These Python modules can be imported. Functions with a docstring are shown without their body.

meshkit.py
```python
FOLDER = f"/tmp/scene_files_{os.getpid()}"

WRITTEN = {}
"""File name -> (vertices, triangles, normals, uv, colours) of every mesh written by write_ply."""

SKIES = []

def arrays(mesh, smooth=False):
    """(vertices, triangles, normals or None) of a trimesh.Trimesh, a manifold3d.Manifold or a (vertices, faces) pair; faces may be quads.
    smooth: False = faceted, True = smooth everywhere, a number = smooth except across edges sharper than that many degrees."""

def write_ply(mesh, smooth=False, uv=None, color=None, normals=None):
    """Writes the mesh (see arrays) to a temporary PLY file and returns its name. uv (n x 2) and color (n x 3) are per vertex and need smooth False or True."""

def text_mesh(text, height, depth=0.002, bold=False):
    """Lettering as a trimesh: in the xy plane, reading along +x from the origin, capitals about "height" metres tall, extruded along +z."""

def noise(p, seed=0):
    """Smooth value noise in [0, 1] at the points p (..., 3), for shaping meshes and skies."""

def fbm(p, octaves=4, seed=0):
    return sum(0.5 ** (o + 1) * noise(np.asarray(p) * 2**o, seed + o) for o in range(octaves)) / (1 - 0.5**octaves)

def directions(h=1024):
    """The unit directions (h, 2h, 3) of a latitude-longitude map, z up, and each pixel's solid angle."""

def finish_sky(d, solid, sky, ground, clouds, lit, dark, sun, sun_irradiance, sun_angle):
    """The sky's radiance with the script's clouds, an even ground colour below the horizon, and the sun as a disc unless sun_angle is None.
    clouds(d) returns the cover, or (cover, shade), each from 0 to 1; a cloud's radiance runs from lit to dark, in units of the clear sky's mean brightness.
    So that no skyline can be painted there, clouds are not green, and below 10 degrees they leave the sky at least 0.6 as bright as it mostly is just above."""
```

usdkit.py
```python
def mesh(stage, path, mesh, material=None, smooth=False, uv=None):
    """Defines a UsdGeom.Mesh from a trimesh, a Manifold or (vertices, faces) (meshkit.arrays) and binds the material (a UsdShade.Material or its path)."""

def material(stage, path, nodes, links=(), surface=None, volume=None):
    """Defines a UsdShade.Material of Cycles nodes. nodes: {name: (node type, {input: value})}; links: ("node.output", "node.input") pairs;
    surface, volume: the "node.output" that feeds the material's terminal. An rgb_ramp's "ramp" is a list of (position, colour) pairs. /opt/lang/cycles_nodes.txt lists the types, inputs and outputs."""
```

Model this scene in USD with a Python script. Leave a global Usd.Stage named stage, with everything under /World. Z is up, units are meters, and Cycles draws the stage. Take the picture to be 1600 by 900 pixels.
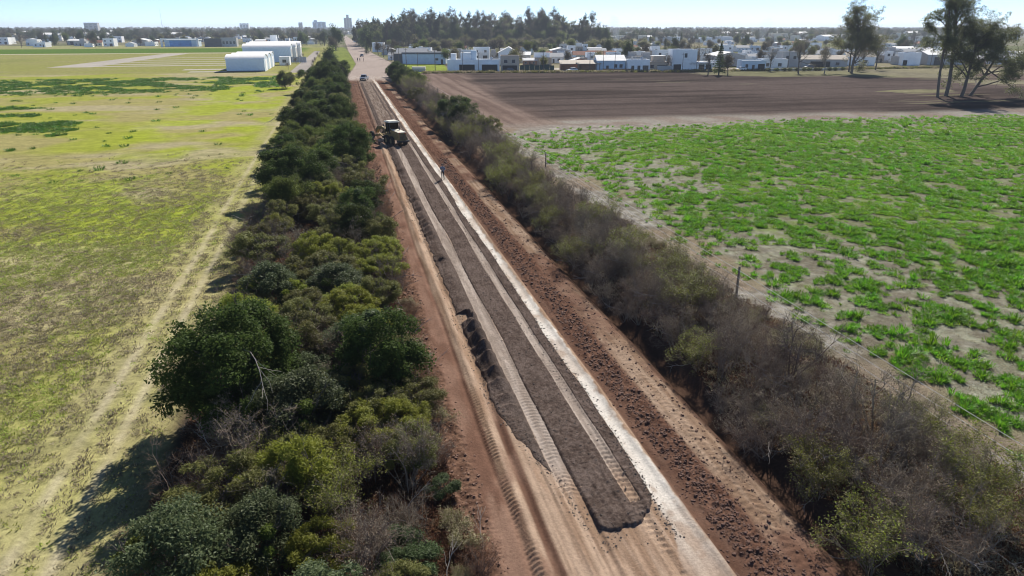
import math, numpy as np, trimesh, manifold3d as m3, usdkit
from pxr import Usd, UsdGeom, UsdLux, UsdShade, Gf, Sdf, Vt
R = np.random.default_rng
stage = Usd.Stage.CreateInMemory()
UsdGeom.SetStageUpAxis(stage, 'Z'); UsdGeom.SetStageMetersPerUnit(stage, 1.0)
World = UsdGeom.Xform.Define(stage, '/World'); stage.SetDefaultPrim(World.GetPrim())

# ------------------------------------------------------------------ camera, sky, sun
EYE = np.array([0, 0, 16.0]); FPX = 1067.0
PITCH = math.atan(407 / FPX); YAW = math.radians(13.44)
FW = np.array([math.sin(YAW) * math.cos(PITCH), math.cos(YAW) * math.cos(PITCH), -math.sin(PITCH)])
RT = np.array([math.cos(YAW), -math.sin(YAW), 0]); UPV = np.cross(RT, FW)
cam = UsdGeom.Camera.Define(stage, '/World/camera')
mt = np.eye(4); mt[0, :3] = RT; mt[1, :3] = UPV; mt[2, :3] = -FW; mt[3, :3] = EYE
cam.AddTransformOp().Set(Gf.Matrix4d(mt.tolist()))
cam.CreateHorizontalApertureAttr(36.0); cam.CreateVerticalApertureAttr(20.25); cam.CreateFocalLengthAttr(36.0 * FPX / 1600)
cam.CreateClippingRangeAttr(Gf.Vec2f(0.5, 20000)); cam.CreateExposureAttr(1.28)
SUN_AZ, SUN_EL = math.radians(30), math.radians(37)
SD = np.array([math.sin(SUN_AZ) * math.cos(SUN_EL), math.cos(SUN_AZ) * math.cos(SUN_EL), math.sin(SUN_EL)])
sun = UsdLux.DistantLight.Define(stage, '/World/sun')
sun.CreateNormalizeAttr(True); sun.CreateIntensityAttr(0.80); sun.CreateAngleAttr(0.5); sun.CreateColorAttr(Gf.Vec3f(1.0, 0.95, 0.87))
zx = SD; xx = np.cross([0, 0, 1], zx); xx /= np.linalg.norm(xx); yx = np.cross(zx, xx)
ms = np.eye(4); ms[0, :3] = xx; ms[1, :3] = yx; ms[2, :3] = zx
sun.AddTransformOp().Set(Gf.Matrix4d(ms.tolist()))
UsdGeom.Scope.Define(stage, '/World/Looks')
dome = UsdLux.DomeLight.Define(stage, '/World/sky')
skym = usdkit.material(stage, '/World/Looks/sky_air', {
    's': ('sky_texture', {'sky_type': 'single_scattering', 'sun_disc': False, 'sun_elevation': SUN_EL, 'sun_rotation': SUN_AZ, 'altitude': 100.0, 'air_density': 0.42, 'aerosol_density': 0.0, 'ozone_density': 3.0}),
    'b': ('background_shader', {'strength': 0.060})}, [('s.color', 'b.color')])
skym.CreateSurfaceOutput('cycles').ConnectToSource(UsdShade.Shader.Get(stage, '/World/Looks/sky_air/b').CreateOutput('background', Sdf.ValueTypeNames.Token))
UsdShade.MaterialBindingAPI.Apply(dome.GetPrim()).Bind(skym)

# ------------------------------------------------------------------ helpers
def tag(p, label=None, cat=None, group=None, kind=None):
    p = p.GetPrim() if hasattr(p, 'GetPrim') else p
    for k, v in (('label', label), ('category', cat), ('group', group), ('kind', kind)):
        if v: p.SetCustomDataByKey(k, v)
    return p
used = {}
def free(parent, name):
    k = parent + '/' + name
    n = used.get(k, 0); used[k] = n + 1
    return k if n == 0 else f'{k}_{n:03d}'
def path_of(p): return str(p.GetPath()) if p is not None else '/World'
def obj(name, mesh, mat, parent=None, smooth=False, col=None, label=None):
    p = free(path_of(parent), name)
    m = usdkit.mesh(stage, p, mesh, mat, smooth)
    if col is not None:
        UsdGeom.PrimvarsAPI(m).CreatePrimvar('col', Sdf.ValueTypeNames.Color3fArray, 'vertex').Set(Vt.Vec3fArray.FromNumpy(np.asarray(col, np.float32)))
    m.CreateDoubleSidedAttr(True)
    if label: tag(m, label)
    return m.GetPrim()
def thing(name, label, cat, loc=(0, 0, 0), rz=0.0, sc=None, group=None):
    x = UsdGeom.Xform.Define(stage, free('/World', name))
    x.AddTranslateOp().Set(Gf.Vec3d(*map(float, loc)))
    if rz: x.AddRotateZOp().Set(math.degrees(rz))
    if sc is not None: x.AddScaleOp().Set(Gf.Vec3f(*(np.ones(3) * sc).tolist()))
    return tag(x, label, cat, group)
stage.CreateClassPrim('/World/kinds')
def kind(name):
    UsdGeom.Xform.Define(stage, '/World/kinds/' + name)
    return stage.GetPrimAtPath('/World/kinds/' + name)
def place(k, name, label, cat, loc, rz=0, sc=None, group=None):
    t = thing(name, label, cat, loc, rz, sc, group)
    t.GetReferences().AddInternalReference(k.GetPath()); t.SetInstanceable(True)
    return t
def scatter(name, protos, mats, pos, rot, scl, idx, label, cat, parent=None):
    """one PointInstancer of stuff; protos: list of meshes"""
    pi = UsdGeom.PointInstancer.Define(stage, free(path_of(parent), name))
    rel = pi.CreatePrototypesRel()
    for i, (pm, mm) in enumerate(zip(protos, mats)):
        g = usdkit.mesh(stage, f'{pi.GetPath()}/piece_{i + 1:03d}', pm, mm); g.CreateDoubleSidedAttr(True)
        rel.AddTarget(g.GetPath())
    n = len(pos)
    pi.CreatePositionsAttr(Vt.Vec3fArray.FromNumpy(np.asarray(pos, np.float32)))
    h = np.asarray(rot) / 2
    q = [Gf.Quath(float(math.cos(a)), 0.0, 0.0, float(math.sin(a))) for a in h]
    pi.CreateOrientationsAttr(Vt.QuathArray(q))
    scl = np.asarray(scl, np.float32)
    if scl.ndim == 1: scl = np.repeat(scl[:, None], 3, 1)
    pi.CreateScalesAttr(Vt.Vec3fArray.FromNumpy(scl)); pi.CreateProtoIndicesAttr(Vt.IntArray.FromNumpy(np.asarray(idx, np.int32)))
    return tag(pi, label, cat, None, 'stuff')

def cat_m(*ms):
    V, F, o = [], [], 0
    for v, f in ms:
        V.append(v); F.append(np.asarray(f) + o); o += len(v)
    return np.vstack(V), np.vstack(F)
def box(x0, x1, y0, y1, z0, z1):
    v = np.array([[x, y, z] for z in (z0, z1) for y in (y0, y1) for x in (x0, x1)], float)
    f = np.array([[0, 2, 3], [0, 3, 1], [4, 5, 7], [4, 7, 6], [0, 1, 5], [0, 5, 4], [2, 6, 7], [2, 7, 3], [0, 4, 6], [0, 6, 2], [1, 3, 7], [1, 7, 5]])
    return v, f
def prism(poly, y0, y1, axis='y'):
    """poly: [(a,z)] outline, extruded along y (or x)."""
    from shapely import Polygon
    m = trimesh.creation.extrude_polygon(Polygon(poly), y1 - y0, engine='earcut')
    v = np.array(m.vertices); f = np.array(m.faces)
    w = np.stack([v[:, 0], v[:, 2] + y0, v[:, 1]], 1) if axis == 'y' else np.stack([v[:, 2] + y0, v[:, 0], v[:, 1]], 1)
    return w, (f[:, ::-1] if axis == 'y' else f)
def cyl(p0, p1, r, n=10, r1=None):
    return tubes(np.array([p0]), np.array([p1]), np.array([r]), np.array([r if r1 is None else r1]), n, True)
def tubes(P0, P1, R0, R1, k=3, caps=False):
    P0, P1 = np.asarray(P0, float), np.asarray(P1, float)
    d = P1 - P0; d /= np.maximum(np.linalg.norm(d, axis=1, keepdims=True), 1e-9)
    a = np.where(np.abs(d[:, 2:3]) > 0.9, [[1.0, 0, 0]], [[0, 0, 1.0]])
    u = np.cross(d, a); u /= np.linalg.norm(u, axis=1, keepdims=True); w = np.cross(d, u)
    t = np.arange(k) / k * 2 * np.pi
    ring = u[:, None] * np.cos(t)[None, :, None] + w[:, None] * np.sin(t)[None, :, None]
    A = P0[:, None] + ring * np.asarray(R0)[:, None, None]; B = P1[:, None] + ring * np.asarray(R1)[:, None, None]
    V = np.concatenate([A, B], 1).reshape(-1, 3); n = len(P0)
    i = np.arange(k); j = (i + 1) % k
    f = np.concatenate([np.stack([i, i + k, j + k], 1), np.stack([i, j + k, j], 1)])
    if caps:
        f = np.concatenate([f] + [np.array([[0, q, q + 1] for q in range(1, k - 1)] + [[k, k + q + 1, k + q] for q in range(1, k - 1)])])
    F = (f[None] + (np.arange(n) * 2 * k)[:, None, None]).reshape(-1, 3)
    return V, F
def quads(c, u, v):
    V = np.stack([c - u, c + v, c + u, c - v], 1).reshape(-1, 3)
    o = np.arange(len(c))[:, None, None] * 4
    return V, (np.array([[0, 1, 2], [0, 2, 3]])[None] + o).reshape(-1, 3)
def unit(v): return v / np.maximum(np.linalg.norm(v, axis=-1, keepdims=True), 1e-9)
def leaves(rng, c, d, L, W):
    n = len(c); nm = unit(rng.normal(size=(n, 3)) * .55 + unit(d) * .35 + np.array([0, 0, .85]))
    d = d + rng.normal(size=(n, 3)) * .3; d = unit(d - nm * (d * nm).sum(1, keepdims=True)); s = np.cross(nm, d)
    k = rng.uniform(0.65, 1.25, (n, 1))
    return quads(c, d * L / 2 * k, s * W / 2 * k)
def grow(rng, P, D, L, r0, r1, n, jit, up):
    """bent limbs from P along D: returns (segments, points (B,n+1,3), directions)"""
    P, D = np.array(P, float), unit(np.array(D, float)); B = len(P)
    L = np.broadcast_to(np.asarray(L, float), (B,)); r0 = np.broadcast_to(np.asarray(r0, float), (B,)); r1 = np.broadcast_to(np.asarray(r1, float), (B,))
    pts, dirs, S = [P], [D], []
    for i in range(n):
        D = unit(D + rng.normal(size=(B, 3)) * jit + np.array([0, 0, up]))
        Q = pts[-1] + D * (L / n)[:, None]
        a, b = i / n, (i + 1) / n
        S.append((pts[-1], Q, r0 + (r1 - r0) * a, r0 + (r1 - r0) * b)); pts.append(Q); dirs.append(D)
    return [np.concatenate(x) for x in zip(*S)], np.stack(pts, 1), np.stack(dirs, 1)
def children(rng, pts, dirs, k, t0, t1, spread):
    B, n1, _ = pts.shape; n = n1 - 1
    t = rng.uniform(t0, t1, (B, k)) * n * 0.9999; i = t.astype(int); fr = (t - i)[..., None]
    b = np.arange(B)[:, None]
    p = pts[b, i] * (1 - fr) + pts[b, i + 1] * fr
    d = unit(dirs[b, i + 1] + rng.normal(size=(B, k, 3)) * spread)
    return p.reshape(-1, 3), d.reshape(-1, 3), (t / n).reshape(-1)
# 2-D value noise
def n2(x, y, seed=0):
    x = np.asarray(x, float); y = np.asarray(y, float); x, y = np.broadcast_arrays(x, y)
    i, j = np.floor(x).astype(np.int64), np.floor(y).astype(np.int64); a, b = x - i, y - j
    a = a * a * (3 - 2 * a); b = b * b * (3 - 2 * b)
    def h(p, q):
        k = (p * 374761393 + q * 668265263 + seed * 144665 + 97) & 0xFFFFFFFF
        k = ((k ^ (k >> 13)) * 1274126177) & 0xFFFFFFFF
        return ((k ^ (k >> 16)) & 0xFFFFFF) / 16777215.0
    return (h(i, j) * (1 - a) + h(i + 1, j) * a) * (1 - b) + (h(i, j + 1) * (1 - a) + h(i + 1, j + 1) * a) * b
def f2(x, y, o=4, seed=0): return sum(0.5 ** (k + 1) * n2(np.asarray(x) * 2 ** k, np.asarray(y) * 2 ** k, seed + k) for k in range(o)) / (1 - 0.5 ** o)
def ss(x, a, b):
    t = np.clip((x - a) / (b - a), 0, 1); return t * t * (3 - 2 * t)
def band(x, a, b, s=0.08): return ss(x, a - s, a + s) * (1 - ss(x, b - s, b + s))
def lerp(a, b, t): return a + (b - a) * t[..., None]
def C(*c): return np.array(c, float)

# ------------------------------------------------------------------ materials
def mat(name, nodes, links, surface='p.BSDF', volume=None):
    return usdkit.material(stage, '/World/Looks/' + name, nodes, links, surface=surface, volume=volume)
def earth(name, s1, s2, amp, bump, rough=0.95, dist=0.05):
    return mat(name, {'a': ('attribute', {'attribute': 'col'}), 'g': ('geometry', {}),
        'n': ('noise_texture', {'scale': s1, 'detail': 5.0, 'roughness': 0.65}), 'n2': ('noise_texture', {'scale': s2, 'detail': 4.0, 'roughness': 0.6}),
        'r': ('map_range', {'from_min': 0.25, 'from_max': 0.75, 'to_min': 1 - amp, 'to_max': 1 + amp}),
        'r2': ('map_range', {'from_min': 0.25, 'from_max': 0.75, 'to_min': 1 - amp * 0.6, 'to_max': 1 + amp * 0.6}),
        'm0': ('math', {'math_type': 'multiply', 'value2': 0.84}), 'm': ('math', {'math_type': 'multiply'}), 'x': ('vector_math', {'math_type': 'scale'}),
        'b': ('bump', {'strength': bump, 'distance': dist}),
        'p': ('principled_bsdf', {'roughness': rough, 'specular_ior_level': 0.0})},
        [('g.position', 'n.vector'), ('g.position', 'n2.vector'), ('n.fac', 'r.value'), ('n2.fac', 'r2.value'), ('r.result', 'm.value1'), ('r2.result', 'm0.value1'), ('m0.value', 'm.value2'),
         ('a.vector', 'x.vector1'), ('m.value', 'x.scale'), ('x.vector', 'p.base_color'), ('n.fac', 'b.height'), ('b.normal', 'p.normal')])
def plain(name, c, rough=0.6, amp=0.12, scale=1.5, metal=0.0, spec=0.4, bump=0.0):
    c = np.asarray(c, float)
    return mat(name, {'t': ('texture_coordinate', {}), 'n': ('noise_texture', {'scale': scale, 'detail': 4.0, 'roughness': 0.6}),
        'r': ('rgb_ramp', {'ramp': [(0.25, tuple(c * (1 - amp))), (0.75, tuple(c * (1 + amp)))]}),
        'b': ('bump', {'strength': bump, 'distance': 0.02}),
        'p': ('principled_bsdf', {'roughness': rough, 'metallic': metal, 'specular_ior_level': spec})},
        [('t.object', 'n.vector'), ('n.fac', 'r.fac'), ('r.color', 'p.base_color'), ('n.fac', 'b.height')] + ([('b.normal', 'p.normal')] if bump else []))
def leafy(name, ca, cb, rough=0.45, trans=0.3, spec=0.4, tint=0.25):
    ca, cb = np.asarray(ca, float), np.asarray(cb, float)
    return mat(name, {'g': ('geometry', {}), 'o': ('object_info', {}), 'r': ('rgb_ramp', {'ramp': [(0, tuple(ca)), (1, tuple(cb))]}),
        'v': ('map_range', {'from_min': 0.0, 'from_max': 1.0, 'to_min': 1 - tint, 'to_max': 1 + tint}),
        'h': ('map_range', {'from_min': 0.0, 'from_max': 1.0, 'to_min': 0.485, 'to_max': 0.515}),
        'hs': ('hsv', {}), 'p': ('principled_bsdf', {'roughness': rough, 'specular_ior_level': spec}), 't': ('translucent_bsdf', {}), 'x': ('mix_closure', {'fac': trans})},
        [('g.random_per_island', 'r.fac'), ('r.color', 'hs.color'), ('o.random', 'v.value'), ('v.result', 'hs.value'), ('o.random', 'h.value'), ('h.result', 'hs.hue'),
         ('hs.color', 'p.base_color'), ('hs.color', 't.color'), ('p.BSDF', 'x.closure1'), ('t.BSDF', 'x.closure2')], 'x.closure')
def E(*a): return a
mDirt = earth('bare_dirt', 9.0, 1.3, 0.22, 0.5)
mGravel = earth('dark_gravel', 16.0, 2.0, 0.32, 0.9, dist=0.04)
mGrass = earth('short_grass', 3.5, 0.5, 0.32, 0.5, dist=0.08)
mStubble = earth('straw_ground', 8.0, 1.6, 0.46, 1.0, dist=0.08)
mPlough = earth('ploughed_soil', 2.2, 0.25, 0.28, 0.8, dist=0.12)
mTown = earth('town_soil', 0.25, 0.03, 0.35, 0.0)
mPale = earth('pale_concrete', 0.8, 0.1, 0.10, 0.0)
mLeafDark = leafy('glossy_dark_leaf', (0.066, 0.096, 0.022), (0.190, 0.225, 0.056), 0.6, 0.42, 0.06)
mLeafGrey = leafy('grey_green_leaf', (0.105, 0.132, 0.058), (0.250, 0.275, 0.145), 0.55, 0.40, 0.14)
mLeafYel = leafy('yellow_green_leaf', (0.240, 0.265, 0.034), (0.500, 0.510, 0.085), 0.6, 0.45, 0.2)
mLeafOlive = leafy('olive_leaf', (0.165, 0.165, 0.045), (0.370, 0.345, 0.110), 0.6, 0.42, 0.2)
mLeafMid = leafy('mid_green_leaf', (0.120, 0.150, 0.028), (0.290, 0.315, 0.070), 0.6, 0.45, 0.1)
mLeafPale = leafy('pale_green_leaf', (0.09, 0.14, 0.05), (0.20, 0.26, 0.11), 0.6, 0.35, 0.2)
mLeafRust = leafy('rusty_dead_leaf', (0.150, 0.078, 0.045), (0.310, 0.175, 0.105), 0.8, 0.35, 0.1)
mLeafEuc = leafy('eucalyptus_leaf', (0.150, 0.165, 0.060), (0.360, 0.355, 0.145), 0.6, 0.52, 0.3)
mLeafFar = leafy('far_tree_leaf', (0.080, 0.092, 0.036), (0.215, 0.210, 0.090), 0.7, 0.3, 0.1, 0.4)
mLeafBrown = leafy('winter_tree_twig', (0.135, 0.115, 0.075), (0.290, 0.250, 0.170), 0.8, 0.3, 0.1, 0.3)
mTwig = leafy('brown_twig', (0.210, 0.165, 0.125), (0.480, 0.395, 0.315), 0.9, 0.0, 0.1)
mBark = plain('grey_bark', (0.10, 0.078, 0.06), 0.9, 0.35, 3.0)
mBarkPale = plain('pale_bark', (0.20, 0.165, 0.13), 0.9, 0.35, 2.0)
mDead = plain('bleached_wood', (.30, .26, .22), 0.8, 0.2, 4.0)
mCrop = leafy('crop_blade', (0.140, 0.310, 0.018), (0.360, 0.580, 0.060), 0.5, 0.5, 0.25, 0.3)
mCropY = leafy('crop_blade_light', (0.200, 0.370, 0.020), (0.420, 0.600, 0.065), 0.5, 0.5, 0.25, 0.25)
mStraw = leafy('straw_blade', (0.30, 0.255, 0.160), (0.58, 0.51, 0.36), 0.7, 0.4, 0.2, 0.2)
mPasture = leafy('pasture_blade', (0.33, 0.38, 0.080), (0.60, 0.60, 0.180), 0.6, 0.5, 0.2, 0.25)
mWeed = leafy('weed_blade', (0.075, 0.165, 0.018), (0.180, 0.310, 0.042), 0.5, 0.45, 0.2, 0.25)

# ------------------------------------------------------------------ ground: colours and heights shared by all sheets
FENCE_X = 23.4
def pasture_col(x, y):
    a = f2(x / 34, y / 34, 4, 11); b = f2(x / 9, y / 9, 4, 12); c = f2(x / 2.2, y / 2.2, 3, 13)
    col = lerp(C(.330, .295, .120), C(.300, .325, .055), ss(a * 0.6 + b * 0.4, .38, .54))
    col = lerp(col, C(.385, .335, .205) + 0 * col, ss(f2(x / 26, y / 11, 4, 14), .54, .68) * .8)
    # brighter sward beside the wheel tracks
    col = lerp(col, C(.310, .365, .035) + 0 * col, band(x, -34, -13.2, 4) * band(y, 62, 250, 12) * ss(b, .34, .58) * .8)
    col = lerp(col, C(.215, .205, .080) + 0 * col, (1 - ss(y, 44, 66)) * ss(b * .5 + c * .5, .40, .58) * .6 * (1 - ss(x, -16, -12.6)))
    col = lerp(col, C(.300, .275, .120) + 0 * col, (1 - ss(y, 30, 52)) * .55)
    col = lerp(col, C(.36, .30, .215) + 0 * col, band(x, -44, -24, 3) * band(y, 34, 48, 3) * ss(f2(x / 6, y / 3, 4, 15), .50, .62) * .8)
    col = col * (.80 + .42 * f2(x / .7, y / .55, 3, 17) ** 1.0)[:, None]; col = lerp(col, C(.105, .115, .040) + 0 * col, ss(f2(x / 1.7, y / 1.1, 4, 18), .52, .66) * .45 * (1 - ss(y, 70, 130)))
    col = col * (1 + .22 * (1 - ss(y, 45, 75)))[:, None]
    dk = weed_mask(x, y); col = lerp(col, C(.075, .135, .020) + 0 * col, dk * .85)
    # two wheel tracks beside the hedge, dry strip
    w = .35 * (n2(y / 14, 0 * y, 16) - .5)
    dry = band(x, -13.6 + w, -8, .8); col = lerp(col, C(.385, .325, .200) + 0 * col, dry * (.22 + .30 * ss(b, .35, .6)))
    for xc in (-11.75, -10.3): col = lerp(col, C(.52, .45, .32) + 0 * col, band(x, xc - .22 + w, xc + .22 + w, .22) * (.22 + .38 * ss(c, .3, .6)))
    # airfield beyond
    col = lerp(col, C(.26, .255, .085) + 0 * col, ss(y, 285, 292) * .8)
    col = lerp(col, C(.095, .165, .022) + 0 * col, band(y, 530, 640, 4) * (1 - ss(x, -30, -20)))
    col = lerp(col, C(.29, .285, .125) + 0 * col, ss(y, 640, 655))
    return col
def weed_mask(x, y):
    n = f2(x / 7, y / 7, 4, 21); e = f2(x / 30, y / 22, 3, 22)
    m = band(y, 205, 262, 12) * (1 - ss(x, -24, -15)) * ss(n * .7 + e * .3, .43, .53)
    m = np.maximum(m, band(y, 118, 182, 14) * ss(n * .65 + e * .35 - .009 * np.maximum(x + .5 * (y - 150) + 84, 0) + .03, .42, .50))
    m = np.maximum(m, band(y, 90, 114, 9) * ss(n - .012 * np.maximum(x + 66, 0), .44, .52))
    m = np.maximum(m, band(y, 375, 440, 8) * (1 - ss(x, -170, -140)) * ss(n, .42, .5))
    return m
def right_col(x, y):
    n = f2(x / 5, y / 5, 4, 31); e = f2(x / 22, y / 16, 3, 32); c = f2(x / 1.3, y / 1.3, 3, 33)
    straw = lerp(C(.215, .190, .155), C(.40, .375, .330), ss(c * .65 + f2(x / .45, y / .45, 2, 36) * .35, .32, .66))
    straw = lerp(straw, C(.27, .205, .145) + 0 * straw, band(x, FENCE_X - 1, FENCE_X + 5, 1.5) * ss(n, .45, .62) * .8)
    g = crop_mask(x, y)
    crop = lerp(straw, C(.155, .225, .030) + 0 * straw, g * (.25 + .6 * ss(c, .35, .65)))
    # ploughed soil with long streaks
    s = f2(x / 40 + y / 300, y / 3.2, 4, 41); t = f2(x / 60, y / 22, 4, 42)
    pl = lerp(C(.054, .042, .037), C(.112, .087, .077), ss(s * .45 + t * .55, .34, .66))
    edge = y - (117 + 5 * (f2(x / 12, y * 0, 3, 43) - .5) - .04 * (x - 80))
    col = lerp(crop, lerp(C(.30, .275, .235), C(.25, .20, .165), ss(n, .3, .7)), ss(edge, -9, -1))
    col = lerp(col, pl, ss(edge, 1, 9))
    # tan headland along the hedge and the near edge
    hl = (1 - ss(x - .055 * (y - 120), 30, 36 + 8 * (n2(y / 20, 0 * y, 44) - .3))) * ss(y, 112, 122)
    tn = lerp(C(.160, .112, .092), C(.265, .195, .160), ss(f2(x / 1.1, y / 30, 3, 45), .3, .7))
    col = lerp(col, tn, hl * .9)
    col = lerp(col, tn, ss(x, 150, 230) * ss(t, .45, .6) * ss(y, 150, 190) * .35)
    return col
def crop_mask(x, y):
    n = f2(x / 6, y / 6, 4, 34); e = f2(x / 26, y / 14, 3, 35)
    m = .34 + .66 * ss(n * .45 + e * .55 + .16 * ss(x, 28, 50) - .05 * (1 - ss(x, 26, 34)), .38, .62)
    m = m * ss(x, FENCE_X + 1.0, FENCE_X + 4.0) * (1 - ss(y - 9 * (e - .5) - 3 * (n - .5), 103, 115))
    return m
STATIONS = None
def wander(y, s, a=.16): return a * 2 * (f2(y / 9, 0 * y + s * 7.3, 3, 50 + s) - .5)
def gravel_mask(x, y):
    near = ss(y, 17.0, 17.8)
    jag = .14 * (f2(x * 0 + 3, y * 1.1, 4, 60) - .5)
    lw = 5.55 + jag * 2.4 + ss(26 - y, 0, 7) * 1.25
    far = ss(y, 101, 106)
    endc = 17.35 + .75 * ((x - 8.1) / 1.2) ** 2 + .45 * (f2(x * 2.2, y * 0, 4, 61) - .5)
    a = band(x, lw, 6.62 + wander(y, 1), .07) * ss(y, 20.6, 21.2) * (1 - .0 * far)
    b = band(x, 7.32 + wander(y, 2), 8.82 + wander(y, 3), .06) * ss(y - endc, -.05, .12)
    c = band(x, 9.24 + wander(y, 4, .14), 9.90 + wander(y, 5, .24), .05) * ss(y - endc, -.1, .3)
    d = band(x, 8.6, 9.4, .1) * ss(y - endc, -.05, .15) * (1 - ss(y, 18.3, 19.3)) * .9
    cut = ss(f2(x * 0 + 1.5, y / 2.6, 3, 62), .24, .29)          # breaks in the left ridge
    a = a * np.where(y < 62, np.maximum(cut, ss(x, 6.0, 6.3)), 1)
    g = np.maximum(np.maximum(a, b), np.maximum(c, d))
    gf = np.maximum(band(x, 5.5, 6.25 + wander(y, 6), .1), np.maximum(band(x, 8.35 + wander(y, 7, .2), 8.75 + wander(y, 7, .2), .08), band(x, 9.25 + wander(y, 8, .2), 9.75 + wander(y, 8, .2), .08)))
    gf = gf * (1 - ss(y, 215, 235))
    return g * (1 - far) + gf * far
def tread(x, y, xc, w, per=.30):
    u = x - xc
    return band(u, -w, w, .04) * (.5 + .5 * np.sign(np.sin(2 * np.pi * (y / per + np.abs(u) * 1.6))))
def road_z(x, y):
    r1 = f2(x * 3, y * 3, 4, 70) - .5; r2 = f2(x * 9, y * 9, 2, 71) - .5; r3 = f2(x / 2.5, y / 2.5, 3, 72) - .5
    z = .05 * r3 + .012 * r1
    z = z + band(x, 2.3, 3.75, .35) * (.13 * np.abs(r1) * 2 + .10 * np.maximum(r2, 0) + .03)
    z = z + .13 * np.exp(-((x - 4.95 - wander(y, 9)) / .20) ** 2) - .08 * np.exp(-((x - 5.38 - wander(y, 9)) / .13) ** 2) - .07 * np.exp(-((x - 4.5 - wander(y, 10)) / .12) ** 2)
    groove = n2(x * 5.5 + .5 * wander(y, 11), y / 7, 73) * .6 + n2(x * 13, y / 4, 74) * .4 - .5
    z = z + band(x, 5.5, 9.6, .3) * groove * (.075 * (1 - ss(y, 20, 24)) + .015)
    z = z + .030 * ss(f2(x * 2, y / 1.2, 3, 75), .34, .52) * (tread(x, y, 9.03, .24) + tread(x, y, 6.98, .30, .26) * ss(y, 18.5, 20) + tread(x, y, 4.72, .2, .22) * (1 - ss(y, 34, 44)))
    z = z - .05 * band(x, 8.84, 9.24, .06) - .05 * band(x, 6.66, 7.32, .06)
    z = z + .10 * np.exp(-((x - 10.55 - wander(y, 12)) / .18) ** 2) - .16 * band(x, 10.75, 14.2, .12)
    z = z + band(x, 11.3 + wander(y, 13, .3), 12.55 + wander(y, 14, .3), .15) * (.03 + .12 * np.maximum(r1 + .05, 0) * 2 + .10 * np.maximum(r2, -.1))
    z = z + band(x, 12.6, 13.8, .2) * (.05 * r1 + .03 * r2) + .018 * tread(x, y, 13.2, .3, .34) * (1 - ss(y, 26, 40))
    d = np.abs(x - 15.15 - wander(y, 15, .3)); z = z - .85 * (1 - ss(d, .15, 1.35))
    z = z + .35 * ss(x, 16.2, 17.6) - .30 * ss(x, 21.5, FENCE_X) + ss(x, 15.8, 16.6) * (.10 * r1 + .2 * r3)
    z = z + (1 - ss(x, 1.2, 2.6)) * ss(x, -9.0, -7.5) * (.16 * r1 + .22 * r3 + .06)
    fade = (1 - ss(y, 225, 245)); z = z * fade + (1 - fade) * .02 * r3
    return z * ss(x, -10.2, -8.5)
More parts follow.
